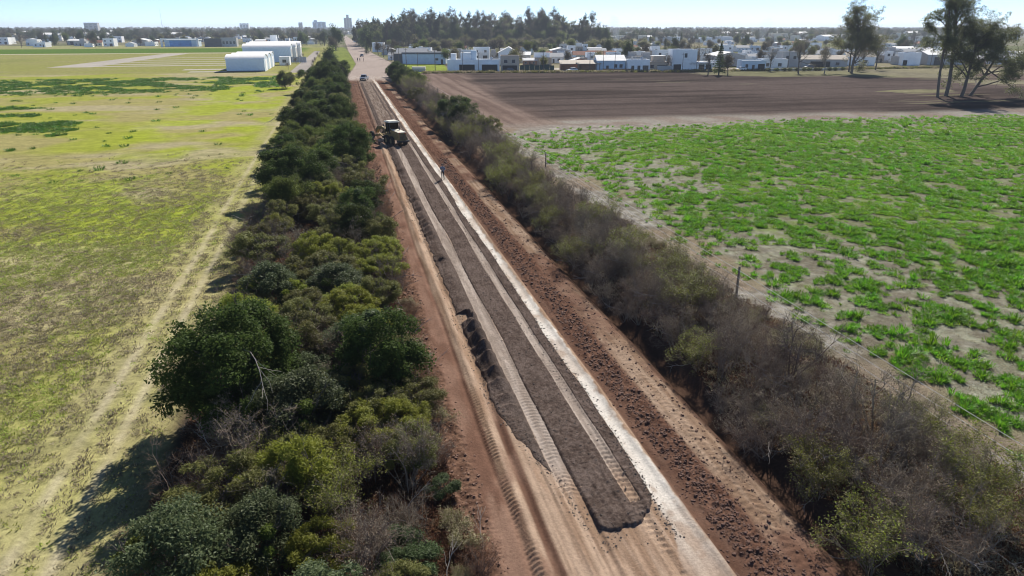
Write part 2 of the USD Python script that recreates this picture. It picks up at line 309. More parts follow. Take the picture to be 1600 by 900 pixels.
def road_col(x, y):
    n = f2(x * 1.5, y * .5, 4, 80); c = f2(x * 6, y * 6, 3, 81); st = f2(x * 4, y / 3, 3, 82); pat = f2(x / 2.2, y / 3.5, 4, 83)
    col = lerp(C(.055, .040, .028), C(.105, .078, .054), ss(pat, .3, .7))                     # litter below the hedges
    red = lerp(C(.155, .086, .060), C(.225, .136, .098), ss(n, .3, .7)); clod = lerp(C(.092, .048, .033), C(.165, .092, .064), ss(c, .3, .75))
    tan = lerp(C(.28, .185, .125), C(.40, .29, .21), ss(st, .25, .75)); grey = lerp(C(.29, .235, .195), C(.40, .335, .285), ss(st, .3, .7))
    col = lerp(col, lerp(C(.105, .058, .040), C(.185, .108, .074), ss(c, .3, .7)), band(x, 2.2 + wander(y, 20, .5), 24, .3))
    col = lerp(col, red, band(x, 3.65 + wander(y, 21, .25), 4.7, .15))
    col = lerp(col, tan, band(x, 4.62 + wander(y, 22), 10.9, .10))
    col = lerp(col, red * .85, band(x, 5.2, 5.62 + wander(y, 23, .2), .08) * (1 - ss(y, 24, 30)))
    col = lerp(col, red * .9 + tan * .12, band(x, 3.6, 5.25, .2) * (1 - ss(y, 20, 27)) * ss(n, .35, .6) * .8)
    col = lerp(col, grey, np.maximum(band(x, 6.6, 7.4, .08), band(x, 8.6, 9.4, .08)) * ss(y, 19, 22))
    far = ss(y, 101, 107); col = lerp(col, lerp(C(.155, .115, .092), C(.245, .195, .160), ss(st, .3, .7)), band(x, 4.3, 9.6, .3) * far)
    col = lerp(col, red * .8, band(x, 2.8, 5.2, .4) * far * .9)
    wl = 9.84 + wander(y, 5, .24); wr = 10.52 + wander(y, 24, .22) + .25 * (1 - ss(y, 17, 24))
    wl = wl - .9 * (1 - ss(y, 14, 17.5)); wr = wr + .3 * (f2(x * 3, y * 2.2, 3, 85) - .5); wl = wl + .3 * (f2(x * 3, y * 2.2, 3, 86) - .5)
    w = band(x, wl, wr, .07) * (.5 + .5 * ss(f2(x * 2.5, y * 1.2, 4, 84), .25, .42)) * ss(y, 13, 17)
    col = lerp(col, C(.70, .645, .57) + 0 * col, w * (.62 + .38 * ss(f2(x * 1.2, y * .45, 3, 87), .36, .55)) * (1 - .55 * (1 - ss(y, 16.6, 19)) ))
    col = lerp(col, lerp(red * .72, clod, ss(c * .5 + n * .5, .42, .66) * .7), band(x, 10.7 + wander(y, 25, .3), 14.4, .12))
    col = lerp(col, clod, band(x, 11.25 + wander(y, 13, .3), 12.6 + wander(y, 14, .3), .12) * ss(c + pat, .55, .95))
    col = lerp(col, lerp(red * .85, tan * .85, ss(pat, .42, .68)), band(x, 12.7 + wander(y, 14, .3), 14.15, .15))
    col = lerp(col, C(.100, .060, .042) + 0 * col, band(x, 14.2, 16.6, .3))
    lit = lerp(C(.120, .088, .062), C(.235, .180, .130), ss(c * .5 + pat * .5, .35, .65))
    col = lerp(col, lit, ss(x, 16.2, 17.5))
    col = lerp(col, right_col(np.maximum(x, FENCE_X), y), ss(x, 21.6, FENCE_X))
    pale = ss(y + 3 * (pat - .5), 228, 246) * band(x, 1.5, 16.5, 1.5)
    col = lerp(col, lerp(C(.36, .29, .245), C(.48, .41, .36), ss(st, .3, .7)), pale)
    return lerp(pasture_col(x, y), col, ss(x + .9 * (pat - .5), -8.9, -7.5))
def grid(xs, ys, zf, cf=None):
    X, Y = np.meshgrid(xs, ys); x, y = X.ravel(), Y.ravel(); nx, ny = len(xs), len(ys)
    z = zf(x, y)
    i = np.arange(nx - 1)[None] + (np.arange(ny - 1) * nx)[:, None]; i = i.ravel()
    f = np.concatenate([np.stack([i, i + 1, i + nx + 1], 1), np.stack([i, i + nx + 1, i + nx], 1)])
    return (np.stack([x, y, z], 1), f), (None if cf is None else cf(x, y))
def steps(a, b, k, lo, hi):
    r = [a]
    while r[-1] < b: r.append(r[-1] + min(max(r[-1] ** 2 * k, lo), hi))
    r[-1] = b
    return np.array(r)
def ax(*parts): return np.unique(np.round(np.concatenate([np.arange(a, b, s) for a, b, s in parts] + [[parts[-1][1]]]), 4))

# road corridor with both hedge strips
xs = ax((-10.2, 2, .16), (2, 14.4, .05), (14.4, 17, .09), (17, FENCE_X, .16)); ys = steps(8.0, 262, 1e-4, .05, .55)
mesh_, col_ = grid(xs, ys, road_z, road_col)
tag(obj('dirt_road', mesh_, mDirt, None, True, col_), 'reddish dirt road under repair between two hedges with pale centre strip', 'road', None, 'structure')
def gravel_z(x, y):
    m = gravel_mask(x, y); r1 = f2(x * 5, y * 5, 3, 90) - .5; r2 = f2(x * 14, y * 14, 2, 91) - .5
    wind = np.exp(-((x - 6.15) / .42) ** 2) * ss(y, 24, 32)
    saw = (y / 1.25 + 1.6 * f2(x * .5, y * .35, 2, 92)) % 1.0
    hump = wind * (.08 + .40 * ss(f2(x * 0 + 7, y / 5, 3, 93), .18, .42) * np.where(saw < .8, saw / .8, (1 - saw) / .2) * (1 + .6 * (1 - ss(y, 32, 60))))
    hump = hump * (1 - .55 * ss(y, 100, 108))
    end = .09 * np.exp(-((y - 18.0) / .9) ** 2) * band(x, 7.0, 9.9, .3)
    return road_z(x, y) + m * (.035 + hump + end + .05 * r1 + .05 * r2) - (1 - m) * .05 - .004
def gravel_col(x, y):
    c = f2(x * 9, y * 9, 3, 95); n = f2(x, y, 3, 96)
    col = lerp(C(.080, .058, .048), C(.142, .108, .092), ss(c * .6 + n * .4, .33, .67))
    return lerp(col, C(.13, .105, .090) + 0 * col, ss(y, 60, 180) * .35 + .35 * band(x, 6.2, 6.7, .2))
xs = ax((4.9, 10.3, .045)); ys = steps(15.5, 240, 1e-4, .045, .55)
(gv, gf), gc = grid(xs, ys, gravel_z, gravel_col)
gm = gravel_mask(gv[:, 0], gv[:, 1]); keep = (gm[gf] > .02).any(1); gf = gf[keep]
ui, gf = np.unique(gf, return_inverse=True); gf = gf.reshape(-1, 3); gv, gc = gv[ui], gc[ui]
tag(obj('gravel_layer', (gv, gf), mGravel, None, True, gc), 'dark crushed gravel spread in rutted strips with a humped ridge on the dirt road', 'gravel', None, 'stuff')

# left grass field
def gz(x, y): return .05 * (f2(x / 3, y / 3, 3, 97) - .5) * ss(-x, 10.2, 11)
bands = [(-34, 12, 46, .13, .13), (-90, 12, 46, None, None)]
L1, c1 = grid(ax((-46, -10.2, .13)), ax((12, 62, .13)), gz, pasture_col)
tag(obj('grass_field', L1, mGrass, None, True, c1), 'dry yellow-green grass field left of the hedge with two wheel tracks', 'field', None, 'structure')
L2, c2 = grid(ax((-150, -10.2, .42)), ax((62, 262, .42)), lambda x, y: gz(x, y) * .6, pasture_col)
tag(obj('grass_field', L2, mGrass, None, True, c2), 'middle of the grass field with dark green weed patches', 'field', None, 'structure')
L3, c3 = grid(np.concatenate([ax((-420, -10.2, 2.0)), [-3.0]]), ax((262, 760, 1.6)), lambda x, y: 0 * x, pasture_col)
tag(obj('airfield_grass', L3, mGrass, None, True, c3), 'flat mown airfield grass around the white sheds', 'field', None, 'structure')
L4, c4 = grid(np.concatenate([[-420], ax((-150, -46, 6))]), ax((12, 62, 4)), lambda x, y: 0 * x - .01, pasture_col)
tag(obj('grass_field', L4, mGrass, None, True, c4), 'outer left grass beyond the frame', 'field', None, 'structure')
L5, c5 = grid(ax((-420, -150, 5)), ax((62, 262, 3)), lambda x, y: 0 * x - .01, pasture_col)
tag(obj('grass_field', L5, mGrass, None, True, c5), 'grass at the far left of the field', 'field', None, 'structure')
# right field
def rz(x, y): return .06 * (f2(x / 1.5, y / 1.5, 3, 98) - .5) * ss(x, FENCE_X, FENCE_X + 1)
L6, c6 = grid(ax((FENCE_X, 62, .16)), ax((12, 66, .16)), rz, right_col)
tag(obj('crop_field', L6, mStubble, None, True, c6), 'straw-coloured ground of the green crop field behind the wire fence', 'field', None, 'structure')
L7, c7 = grid(ax((FENCE_X, 190, .42)), ax((66, 126, .42)), rz, right_col)
tag(obj('crop_field', L7, mStubble, None, True, c7), 'far half of the green crop field up to the ploughed edge', 'field', None, 'structure')
L8, c8 = grid(np.concatenate([ax((62, 190, 2.5))]), ax((12, 66, 2.0)), lambda x, y: 0 * x - .01, right_col)
tag(obj('crop_field', L8, mStubble, None, True, c8), 'right side of the crop field', 'field', None, 'structure')
def pz(x, y):
    return (.16 * (f2(x / 30 + y / 200, y / 1.6, 3, 99) - .5) + .5 * (f2(x / 50, y / 40, 2, 100) - .5) * ss(y, 126, 150)) * ss(y, 124, 132) * (1 - ss(y, 258, 264)) * ss(x, 30, 40)
L9, c9 = grid(ax((FENCE_X, 330, .9)), ax((126, 266, .5)), pz, right_col)
tag(obj('ploughed_field', L9, mPlough, None, True, c9), 'dark brown ploughed field in front of the town', 'field', None, 'structure')
L10, c10 = grid(ax((190, 330, 5)), ax((12, 126, 3)), lambda x, y: 0 * x - .01, right_col)
tag(obj('crop_field', L10, mStubble, None, True, c10), 'outermost crop field at the right', 'field', None, 'structure')
# town ground out to the horizon
def town_col(x, y):
    n = f2(x / 90, y / 60, 4, 110); c = f2(x / 25, y / 20, 3, 111)
    return lerp(lerp(C(.13, .14, .06), C(.26, .235, .15), ss(n, .35, .65)), C(.20, .18, .14) + 0 * x[:, None], ss(c, .5, .65) * .6)
gx = np.concatenate([-np.geomspace(12000, 420, 14), ax((-400, 600, 10)), np.geomspace(640, 12000, 14)]); gy = np.concatenate([[-600, -100, 100, 258], ax((262, 900, 7)), np.geomspace(920, 12000, 20)])
G, gc_ = grid(gx, gy, lambda x, y: np.where((x > -15) & (x < 28) & (y < 259), -1.6, -.06), town_col)
tag(obj('ground', G, mTown, None, True, gc_), 'flat open ground of the town running to the horizon', 'ground', None, 'structure')
# far road, lane, apron, streets
def sheet(name, poly, z, mm, c, label):
    from shapely import Polygon
    v, f = trimesh.creation.triangulate_polygon(Polygon(poly), engine='earcut')
    t = trimesh.Trimesh(np.c_[v, np.full(len(v), z)], f)
    t = t.subdivide_to_size(25, max_iter=12)
    v = np.array(t.vertices); n = f2(v[:, 0] / 5, v[:, 1] / 9, 3, 120)
    tag(obj(name, (v, np.array(t.faces)), mm, None, False, np.asarray(c)[None] * (.85 + .3 * n[:, None])), label, 'paving', None, 'structure')
sheet('far_road', [(1.0, 258), (16.5, 258), (21.5, 290), (24.5, 340), (20.5, 535), (16, 1500), (9, 1500), (6.5, 535), (7.2, 344), (4.5, 292)], .004, mPale, (.40, .33, .285), 'pale dusty road running on to the town')
sheet('cross_track', [(-19, 281), (-3, 281), (-3, 285), (-19, 285)], .012, mPale, (.40, .345, .26), 'narrow dusty track from the lane to the road')
sheet('lane', [(-19.2, 286), (-12.2, 286), (-13.2, 400), (-13.6, 545), (-17.6, 545), (-18.4, 400)], .008, mPale, (.36, .325, .295), 'grey lane running beside the white sheds')
for i, (y0, y1, x0) in enumerate(((293, 300, -57), (309, 317, -62), (345, 351, -108), (363, 368, -106), (384, 389, -105), (408, 413, -106), (436, 441, -108))):
    sheet('concrete_strip', [(x0, y0), (-43.2, y0), (-43.2, y1), (x0, y1)], .012, mPale, (.47, .43, .37), f'pale concrete strip number {i + 1} counted from the front beside the white sheds'.replace(f'number {i + 1}', ['nearest', 'second', 'third', 'fourth', 'fifth', 'sixth', 'farthest'][i]))
sheet('taxiway', [(-122, 342), (-104, 342), (-96, 520), (-110, 520)], .006, mPale, (.43, .39, .335), 'pale taxiway running away across the airfield grass')
sheet('runway_edge', [(-420, 512), (-60, 512), (-60, 524), (-420, 524)], .016, mPale, (.44, .41, .29), 'pale strip across the far airfield')
sheet('grass_verge', [(-9, 262), (0.5, 262), (4.0, 294), (6.9, 344), (6.1, 535), (4, 640), (-4, 640), (-9, 420)], .010, mTown, (.19, .225, .055), 'green grass verge left of the far road')
sheet('grass_plot', [(25, 268), (40, 268), (47, 333), (27, 336)], .010, mTown, (.23, .28, .05), 'bright green plot between the road and the white garages')
sheet('town_street', [(60, 266.5), (330, 250), (330, 262), (60, 280)], .008, mPale, (.36, .31, .25), 'pale street in front of the first row of houses')
sheet('town_yard', [(82, 268), (96, 266), (98, 290), (84, 292)], .014, mPale, (.50, .46, .40), 'bright bare yard beside the dark sheds')

# ------------------------------------------------------------------ plant kinds
def crown(rng, clumps, n, L, W, out=.7, inner=.5, upb=.25):
    """leaves on and in the given clumps (cx, cy, cz, r, flat)"""
    cl = np.array(clumps, float); w = cl[:, 3] ** 2; k = rng.choice(len(cl), n, p=w / w.sum())
    d = unit(rng.normal(size=(n, 3)) + np.array([0, 0, upb])); rad = cl[k, 3] * (inner + (1 - inner) * rng.random(n) ** .5) * (1 + .22 * rng.normal(size=n))
    c = cl[k, :3] + d * rad[:, None] * np.stack([np.ones(n), np.ones(n), cl[k, 4]], 1)
    ok = c[:, 2] > .04
    c, d = c[ok], d[ok]
    return leaves(rng, c, d * out + rng.normal(size=d.shape) * .75, L, W)
def clumps_in(rng, rx, h, z0, k, r0, r1, flat=.8, top=1.0):
    out = []
    while len(out) < k:
        p = rng.uniform(-1, 1, 3)
        q = np.linalg.norm(p)
        if q > 1 or q < .35: continue
        z = z0 + (p[2] * .5 + .5) * (h - z0)
        out.append((p[0] * rx, p[1] * rx, z, rng.uniform(r0, r1), flat))
    return out
def stems(rng, k, H, spread, r, lv=2, jit=.16, up=.03, sub=5, sides=3):
    a = rng.uniform(0, 2 * np.pi, k); b = rng.uniform(.1, spread, k)
    P = np.stack([np.cos(a) * .25 * rng.random(k), np.sin(a) * .25 * rng.random(k), np.zeros(k)], 1)
    D = np.stack([np.cos(a) * b, np.sin(a) * b, np.ones(k)], 1)
    S, pts, dr = grow(rng, P, D, H * rng.uniform(.7, 1.05, k), r, r * .35, 4, jit, up)
    segs = [S]; Lc, rc = H * .45, r * .42
    for _ in range(lv):
        p, d, t = children(rng, pts, dr, sub, .3, 1, .75)
        S, pts, dr = grow(rng, p, d, Lc * rng.uniform(.5, 1.1, len(p)), rc, rc * .4, 3, jit * 1.3, up)
        segs.append(S); Lc *= .55; rc *= .55
    s = [np.concatenate(x) for x in zip(*segs)]
    ok = (s[0][:, 2] > -.05) & (s[1][:, 2] > -.05)
    return tubes(*[q[ok] for q in s], sides), pts.reshape(-1, 3), dr.reshape(-1, 3)
kinds = {}
def shrub_kind(name, seed, h, rx, n, L, W, lm, k=16, r0=.5, r1=.9, flat=.8, z0=.5, stem_n=5, sm=None, dead=0, extra=None):
    rng = R(seed); K = kind(name)
    cl = clumps_in(rng, rx, h - r0 * .4, z0, k, r0, r1, flat)
    obj('foliage', crown(rng, cl, n, L, W), lm, K)
    if extra: obj('foliage', crown(rng, clumps_in(rng, rx * .9, h, z0, 5, r0 * .5, r1 * .6, flat), n // 6, L, W), extra, K)
    tb, _, _ = stems(rng, stem_n, h * .85, rx / h * 1.1, .035, 2, .18, .02, 5)
    obj('stem', tb, sm or mBark, K)
    for i in range(dead):
        a = rng.uniform(0, 6.28); P = np.array([[math.cos(a) * rx * .5, math.sin(a) * rx * .5, h * rng.uniform(.3, .8)]]); D = np.array([[math.cos(a), math.sin(a), rng.uniform(-.1, .3)]])
        S, pp, dd = grow(rng, P, D, rx * 1.0, .022, .008, 5, .22, 0); p, d, _ = children(rng, pp, dd, 5, .3, 1, .6)
        S2, _, _ = grow(rng, p, d, rx * .4, .010, .004, 3, .2, 0)
        obj('dead_branch', tubes(*[np.concatenate(q) for q in zip(S, S2)], 4), mDead, K)
    kinds[name] = K
# broadleaved dark, grey-green, yellow-green feathery, olive
shrub_kind('big_dark_tree', 1, 4.9, 2.9, 44000, .15, .07, mLeafDark, 120, .26, .62, .85, .5, 7, None, 2)
shrub_kind('dark_shrub', 2, 3.6, 1.75, 26000, .125, .06, mLeafDark, 60, .26, .55, .85, .35, 5, None, 1, mLeafGrey)
shrub_kind('dark_shrub_b', 3, 3.2, 1.9, 24000, .13, .06, mLeafMid, 56, .26, .55, .8, .3, 5)
shrub_kind('grey_shrub', 4, 3.0, 1.7, 20000, .125, .055, mLeafGrey, 50, .24, .5, .8, .3, 6, None, 1, mLeafMid)
shrub_kind('yellow_shrub', 5, 2.8, 1.45, 17000, .15, .035, mLeafYel, 52, .16, .38, .75, .6, 8, None, 0, mLeafOlive)
shrub_kind('yellow_shrub_b', 6, 2.4, 1.6, 17000, .15, .035, mLeafYel, 56, .16, .36, .7, .5, 8, None, 0)
shrub_kind('olive_shrub', 7, 2.7, 1.5, 15000, .15, .035, mLeafOlive, 50, .16, .38, .75, .5, 9, None, 1, mLeafYel)
shrub_kind('olive_shrub_b', 8, 2.9, 1.7, 15000, .155, .038, mLeafOlive, 54, .18, .40, .75, .4, 9, None, 1, mLeafMid)
shrub_kind('fern_shrub', 9, 1.2, 1.1, 12000, .11, .03, mLeafPale, 14, .22, .42, .5, .2, 6)
def twig_kind(name, seed, h, spread, k, lv, tuft, lm, lm2=None, dead=0, r=.028, ln=.09):
    rng = R(seed); K = kind(name)
    tb, tp, td = stems(rng, k, h, spread, r, lv, .15, .05, 5)
    obj('stem', tb, mTwig, K)
    def tuftm(nn, mm, zlo):
        i = rng.choice(len(tp), nn); c = tp[i] + rng.normal(size=(nn, 3)) * .09; c = c[c[:, 2] > zlo]
        obj('foliage', leaves(rng, c, rng.normal(size=c.shape) + [0, 0, .4], ln, ln * .3), mm, K)
    if tuft: tuftm(tuft, lm, .2)
    if lm2: tuftm(tuft // 2, lm2, h * .55)
    for i in range(dead):
        a = rng.uniform(0, 6.28); P = np.array([[math.cos(a) * .5, math.sin(a) * .5, h * rng.uniform(.25, .6)]]); D = np.array([[math.cos(a), math.sin(a), rng.uniform(-.2, .25)]])
        S, pp, dd = grow(rng, P, D, 1.5, .018, .008, 5, .2, -.02); p, d, _ = children(rng, pp, dd, 4, .4, 1, .5)
        S2, _, _ = grow(rng, p, d, .55, .009, .004, 3, .2, 0)
        obj('dead_branch', tubes(*[np.concatenate(q) for q in zip(S, S2)], 4), mDead, K)
    kinds[name] = K
twig_kind('bare_thicket', 11, 2.3, .75, 10, 3, 1500, mLeafRust, None, 1, ln=.06)
twig_kind('bare_thicket_b', 12, 2.6, .65, 9, 3, 1900, mTwig, mStraw, 1, ln=.08)
twig_kind('bare_thicket_c', 13, 2.0, .9, 11, 3, 1600, mTwig, mLeafRust, 2, ln=.07)
twig_kind('leafy_thicket', 14, 2.5, .7, 9, 3, 4200, mLeafOlive, mLeafYel, 1, ln=.12)
twig_kind('low_scrub', 15, .8, 1.4, 18, 2, 2200, mLeafRust, None, 1, .014, .06)
twig_kind('low_scrub_b', 16, .65, 1.5, 16, 2, 2400, mStraw, mLeafOlive, 0, .012, .08)
twig_kind('small_bare_tree', 17, 3.0, .55, 5, 3, 1500, mTwig, mLeafOlive, 0, .06)

# ------------------------------------------------------------------ left hedge
DESC = {
 'big_dark_tree': ('dense_tree', 'tree'), 'dark_shrub': ('glossy_shrub', 'shrub'), 'dark_shrub_b': ('dense_shrub', 'shrub'), 'grey_shrub': ('grey_leaved_shrub', 'shrub'),
 'yellow_shrub': ('feathery_shrub', 'shrub'), 'yellow_shrub_b': ('feathery_shrub', 'shrub'), 'olive_shrub': ('olive_shrub', 'shrub'), 'olive_shrub_b': ('olive_shrub', 'shrub'), 'fern_shrub': ('fern_like_shrub', 'shrub'),
 'bare_thicket': ('bare_shrub', 'shrub'), 'bare_thicket_b': ('bare_shrub', 'shrub'), 'bare_thicket_c': ('bare_shrub', 'shrub'), 'leafy_thicket': ('olive_tipped_shrub', 'shrub'),
 'low_scrub': ('low_scrub_plant', 'plant'), 'low_scrub_b': ('low_scrub_plant', 'plant'), 'small_bare_tree': ('small_bare_tree', 'tree')}
LOOK = {'big_dark_tree': 'large dark glossy tree', 'dark_shrub': 'dark glossy shrub', 'dark_shrub_b': 'mid green shrub', 'grey_shrub': 'grey-green shrub',
 'yellow_shrub': 'yellow-green shrub', 'yellow_shrub_b': 'yellow-green shrub', 'olive_shrub': 'olive shrub', 'olive_shrub_b': 'olive shrub', 'fern_shrub': 'pale green fern-like plant',
 'bare_thicket': 'bare brown shrub', 'bare_thicket_b': 'bare brown shrub', 'bare_thicket_c': 'bare brown shrub', 'leafy_thicket': 'olive-tipped shrub',
 'low_scrub': 'low rusty plant', 'low_scrub_b': 'low straw plant', 'small_bare_tree': 'small bare dark tree'}
def zone(y): return 'at the bottom of the picture' if y < 24 else 'just behind the front bushes' if y < 36 else 'level with the near fence post' if y < 50 else 'halfway to the walking person' if y < 66 else 'level with the walking person' if y < 86 else 'level with the grader' if y < 118 else 'just beyond the grader' if y < 150 else 'midway from grader to pickup' if y < 195 else 'level with the pickup'
PUTS = []
ORD = ['nearest', 'second', 'third', 'fourth', 'fifth', 'sixth', 'seventh', 'eighth', 'ninth', 'tenth', 'eleventh', 'twelfth']
def put(k, x, y, side, sc=1.0, label=None, rng=None, z=None):
    nm, ct = DESC[k]
    zz = float(road_z(np.array([x]), np.array([y]))[0]) - .03 if z is None else z
    s = np.ones(3) * sc
    if rng is not None: s = s * np.array([rng.uniform(.9, 1.1), rng.uniform(.9, 1.1), rng.uniform(.85, 1.12)])
    p = place(kinds[k], nm, label, ct, (x, y, zz), (rng.uniform(0, 6.28) if rng is not None else 0.0), s)
    if not label:
        lo, hi = (-7.5, -1.5) if side == 'left' else (17.4, 19.2)
        e = 'outer' if (x < lo) == (side == 'left') and (x < lo or x > hi) else 'middle'
        e = ('field side' if x < lo else 'road side' if x > hi else 'middle') if side == 'left' else ('road side' if x < lo else 'field side' if x > hi else 'middle')
        PUTS.append((f'{LOOK[k]}, {e} of {side} hedge, {zone(y)}', y, p, f'{LOOK[k]}s of the {side} hedge'))
    return p
def label_all():
    by = {}
    for q in PUTS: by.setdefault(q[0], []).append(q)
    for b, v in by.items():
        v.sort(key=lambda q: q[1])
        for i, (_, y, p, g) in enumerate(v):
            o = '' if len(v) == 1 else ORD[i] + ' ' if len(v) <= 12 else ''
            tag(p, o + b, None, g)
rng = R(42)
KEY = [  # (kind, x, y, scale, label)
 ('big_dark_tree', -5.6, 27.6, 1.0, 'largest dark glossy tree, leaning over the left wheel tracks'),
 ('dark_shrub', .55, 28.2, 1.12, 'dark glossy tree at the road edge, right of the largest dark tree'),
 ('grey_shrub', -2.7, 25.0, 1.12, 'shiny grey-green shrub in the middle of the left hedge, right of the largest dark tree'),
 ('olive_shrub', -5.0, 20.8, 1.0, 'olive shrub standing in the shadow of the largest dark tree'),
 ('grey_shrub', -6.0, 17.4, 1.0, 'half bare shrub with pale branches at the bottom left hedge corner'),
 ('yellow_shrub', -2.2, 21.0, 1.0, 'yellow-green feathery shrub lowest in the middle of the left hedge'),
 ('yellow_shrub_b', .3, 23.6, 1.0, 'yellow-green feathery shrub in front of the dark roadside tree'),
 ('grey_shrub', -3.6, 18.2, .8, 'small shiny grey shrub beside the half bare shrub'),
 ('yellow_shrub_b', -1.7, 17.6, .75, 'small yellow-green shrub at the bottom edge of the left hedge'),
 ('fern_shrub', .9, 17.3, 1.0, 'pale fern-like plant at the bottom edge near the road'),
 ('fern_shrub', 2.3, 20.6, .55, 'small pale green plant alone on the red road bank'),
 ('olive_shrub_b', -2.9, 32.5, 1.05, 'olive shrub behind the largest dark tree'),
 ('grey_shrub', -.4, 31.5, .95, 'grey-green shrub behind the dark roadside tree'),
 ('olive_shrub', -.9, 26.9, .9, 'olive shrub squeezed beside the dark roadside tree'),
 ('small_bare_tree', -4.4, 23.2, .9, 'small bare tree under the largest dark tree')]
for k, x, y, s, lb in KEY: put(k, x, y, 'left', s, lb, rng)
placed = [(x, y, 1.6 if k != 'big_dark_tree' else 3.0) for k, x, y, s, lb in KEY]
def fill(n, x0, x1, y0, y1, ks, pw, smin, smax, dmin, side, left=lambda y: -99, right=lambda y: 99, tries=8):
    made = 0
    for _ in range(n * tries):
        if made >= n: break
        x, y = rng.uniform(x0, x1), rng.uniform(y0, y1)
        if x < left(y) or x > right(y): continue
        s = rng.uniform(smin, smax); d = dmin * s
        if any((x - a) ** 2 + (y - b) ** 2 < (d * .5 + c * .5) ** 2 for a, b, c in placed): continue
        k = ks[rng.choice(len(ks), p=np.array(pw) / sum(pw))]
        placed.append((x, y, d)); put(k, x, y, side, s, None, rng); made += 1
lefte = lambda y: -6.4 - .9 * ss(np.float64(y), 34, 62) - .8 * ss(np.float64(y), 90, 130) + .6 * math.sin(y / 5.0)
righte = lambda y: 1.9 + .4 * math.sin(y / 3.3)
fill(34, -8, 2, 14.6, 32, ['olive_shrub', 'yellow_shrub', 'grey_shrub', 'bare_thicket', 'bare_thicket_b', 'olive_shrub_b', 'leafy_thicket'], [3, 2.4, 1.6, 1.6, 1.6, 2, 2], .6, .9, 1.15, 'left', lambda y: -6.6, righte)
fill(30, -11, 2, 31, 47, ['yellow_shrub', 'yellow_shrub_b', 'olive_shrub', 'bare_thicket', 'bare_thicket_b', 'grey_shrub'], [4, 4, 3, 1.5, 1.5, .6], .75, 1.1, 2.0, 'left', lefte, righte)
fill(34, -11, 2, 46, 68, ['olive_shrub_b', 'olive_shrub', 'dark_shrub_b', 'bare_thicket_b', 'bare_thicket', 'dark_shrub', 'yellow_shrub'], [3, 3, 2, 2.2, 1.5, 1.4, .8], .85, 1.25, 2.2, 'left', lefte, righte)
fill(60, -12, 2, 67, 130, ['dark_shrub_b', 'dark_shrub', 'olive_shrub_b', 'bare_thicket_b', 'grey_shrub', 'big_dark_tree'], [4, 3, 3.2, 1.0, 1.0, 1.0], 1.0, 1.35, 2.7, 'left', lefte, lambda y: .5 + .5 * math.sin(y / 3.3))
fill(56, -11, 2, 129, 262, ['dark_shrub_b', 'dark_shrub', 'olive_shrub_b', 'big_dark_tree'], [4, 4, 2, 2.2], 1.15, 1.6, 3.4, 'left', lambda y: -8.6 + .03 * max(y - 170, 0), lambda y: .3 - .008 * (y - 130))
# rough plants along both sides of the left hedge
fill(60, 1.2, 3.0, 15, 70, ['low_scrub', 'low_scrub_b'], [3, 1.2], .6, 1.2, .9, 'left')
fill(24, -8.8, -6.2, 33, 64, ['low_scrub', 'bare_thicket_c', 'bare_thicket'], [3, 1.2, 1.2], .7, 1.1, 1.3, 'left', lambda y: lefte(y) - 1.2)
fill(34, -7, 1.5, 14.5, 50, ['low_scrub', 'low_scrub_b', 'bare_thicket_c'], [3, 1.5, 2], .8, 1.2, .9, 'left', lambda y: -6.2)
# ------------------------------------------------------------------ right hedge
placed = []
KR = [('small_bare_tree', 19.6, 19.6, 1.0, 'small bare dark tree standing nearest in the right hedge'), ('small_bare_tree', 19.3, 24.6, .9, 'small bare tree second from the front in the right hedge'),
 ('leafy_thicket', 20.6, 15.6, .95, 'olive-tipped twiggy shrub at the bottom right corner'), ('leafy_thicket', 21.2, 19.2, .62, 'olive-tipped twiggy shrub below the near fence wire'),
 ('leafy_thicket', 19.4, 38.3, 1.0, 'olive-green bushy shrub beside the near fence post'), ('leafy_thicket', 18.6, 33.0, .95, 'olive-green shrub in front of the near fence post'), ('leafy_thicket', 18.7, 42.5, 1.05, 'olive-green shrub just behind the near fence post'),
 ('big_dark_tree', 18.6, 118.0, 1.15, 'big round dark green bush in the right hedge beyond the grader'), ('dark_shrub', 18.0, 111.0, 1.2, 'dark green bush in front of the big round bush in the right hedge'), ('olive_shrub_b', 20.4, 101.0, 1.2, 'olive green bush at the ploughed edge of the right hedge'),
 ('big_dark_tree', 17.0, 203.0, 1.1, 'dark green bush at the far end of the right hedge, right of the pickup'), ('big_dark_tree', 17.2, 229.0, 1.1, 'tallest dark green tree at the far end of the right hedge'), ('dark_shrub_b', 19.6, 196.0, 1.4, 'green bush ending the bare stretch of the right hedge'), ('dark_shrub', 18.2, 240.0, 1.35, 'last dark bush of the right hedge at the crossing')]
for k, x, y, s, lb in KR: put(k, x, y, 'right', s, lb, rng); placed.append((x, y, 1.5 * s))
BK = ['bare_thicket', 'bare_thicket_b', 'bare_thicket_c', 'leafy_thicket']
fill(66, 15.5, 20.2, 13.0, 42, BK + ['low_scrub'], [3, 3.2, 2.4, 1.5, .8], .66, .92, 1.25, 'right')
fill(80, 15.6, 19.8, 42, 80, BK, [3, 3.2, 2, 1.4], .78, 1.05, 1.5, 'right')
fill(80, 15.8, 20.0, 80, 134, BK + ['olive_shrub_b'], [3, 3.4, 1, 1.8, .5], .95, 1.22, 1.8, 'right')
fill(64, 15.8, 19.8, 134, 215, BK + ['olive_shrub_b'], [3, 3.4, 1, 1.2, .8], 1.1, 1.5, 2.4, 'right')
fill(12, 16.4, 20.5, 215, 250, ['dark_shrub_b', 'bare_thicket_b', 'olive_shrub_b'], [2, 1, 1], 1.1, 1.4, 2.6, 'right')
fill(46, 16.2, 23.0, 13, 60, ['low_scrub', 'low_scrub_b'], [2, 2], .7, 1.2, .8, 'right')

label_all()
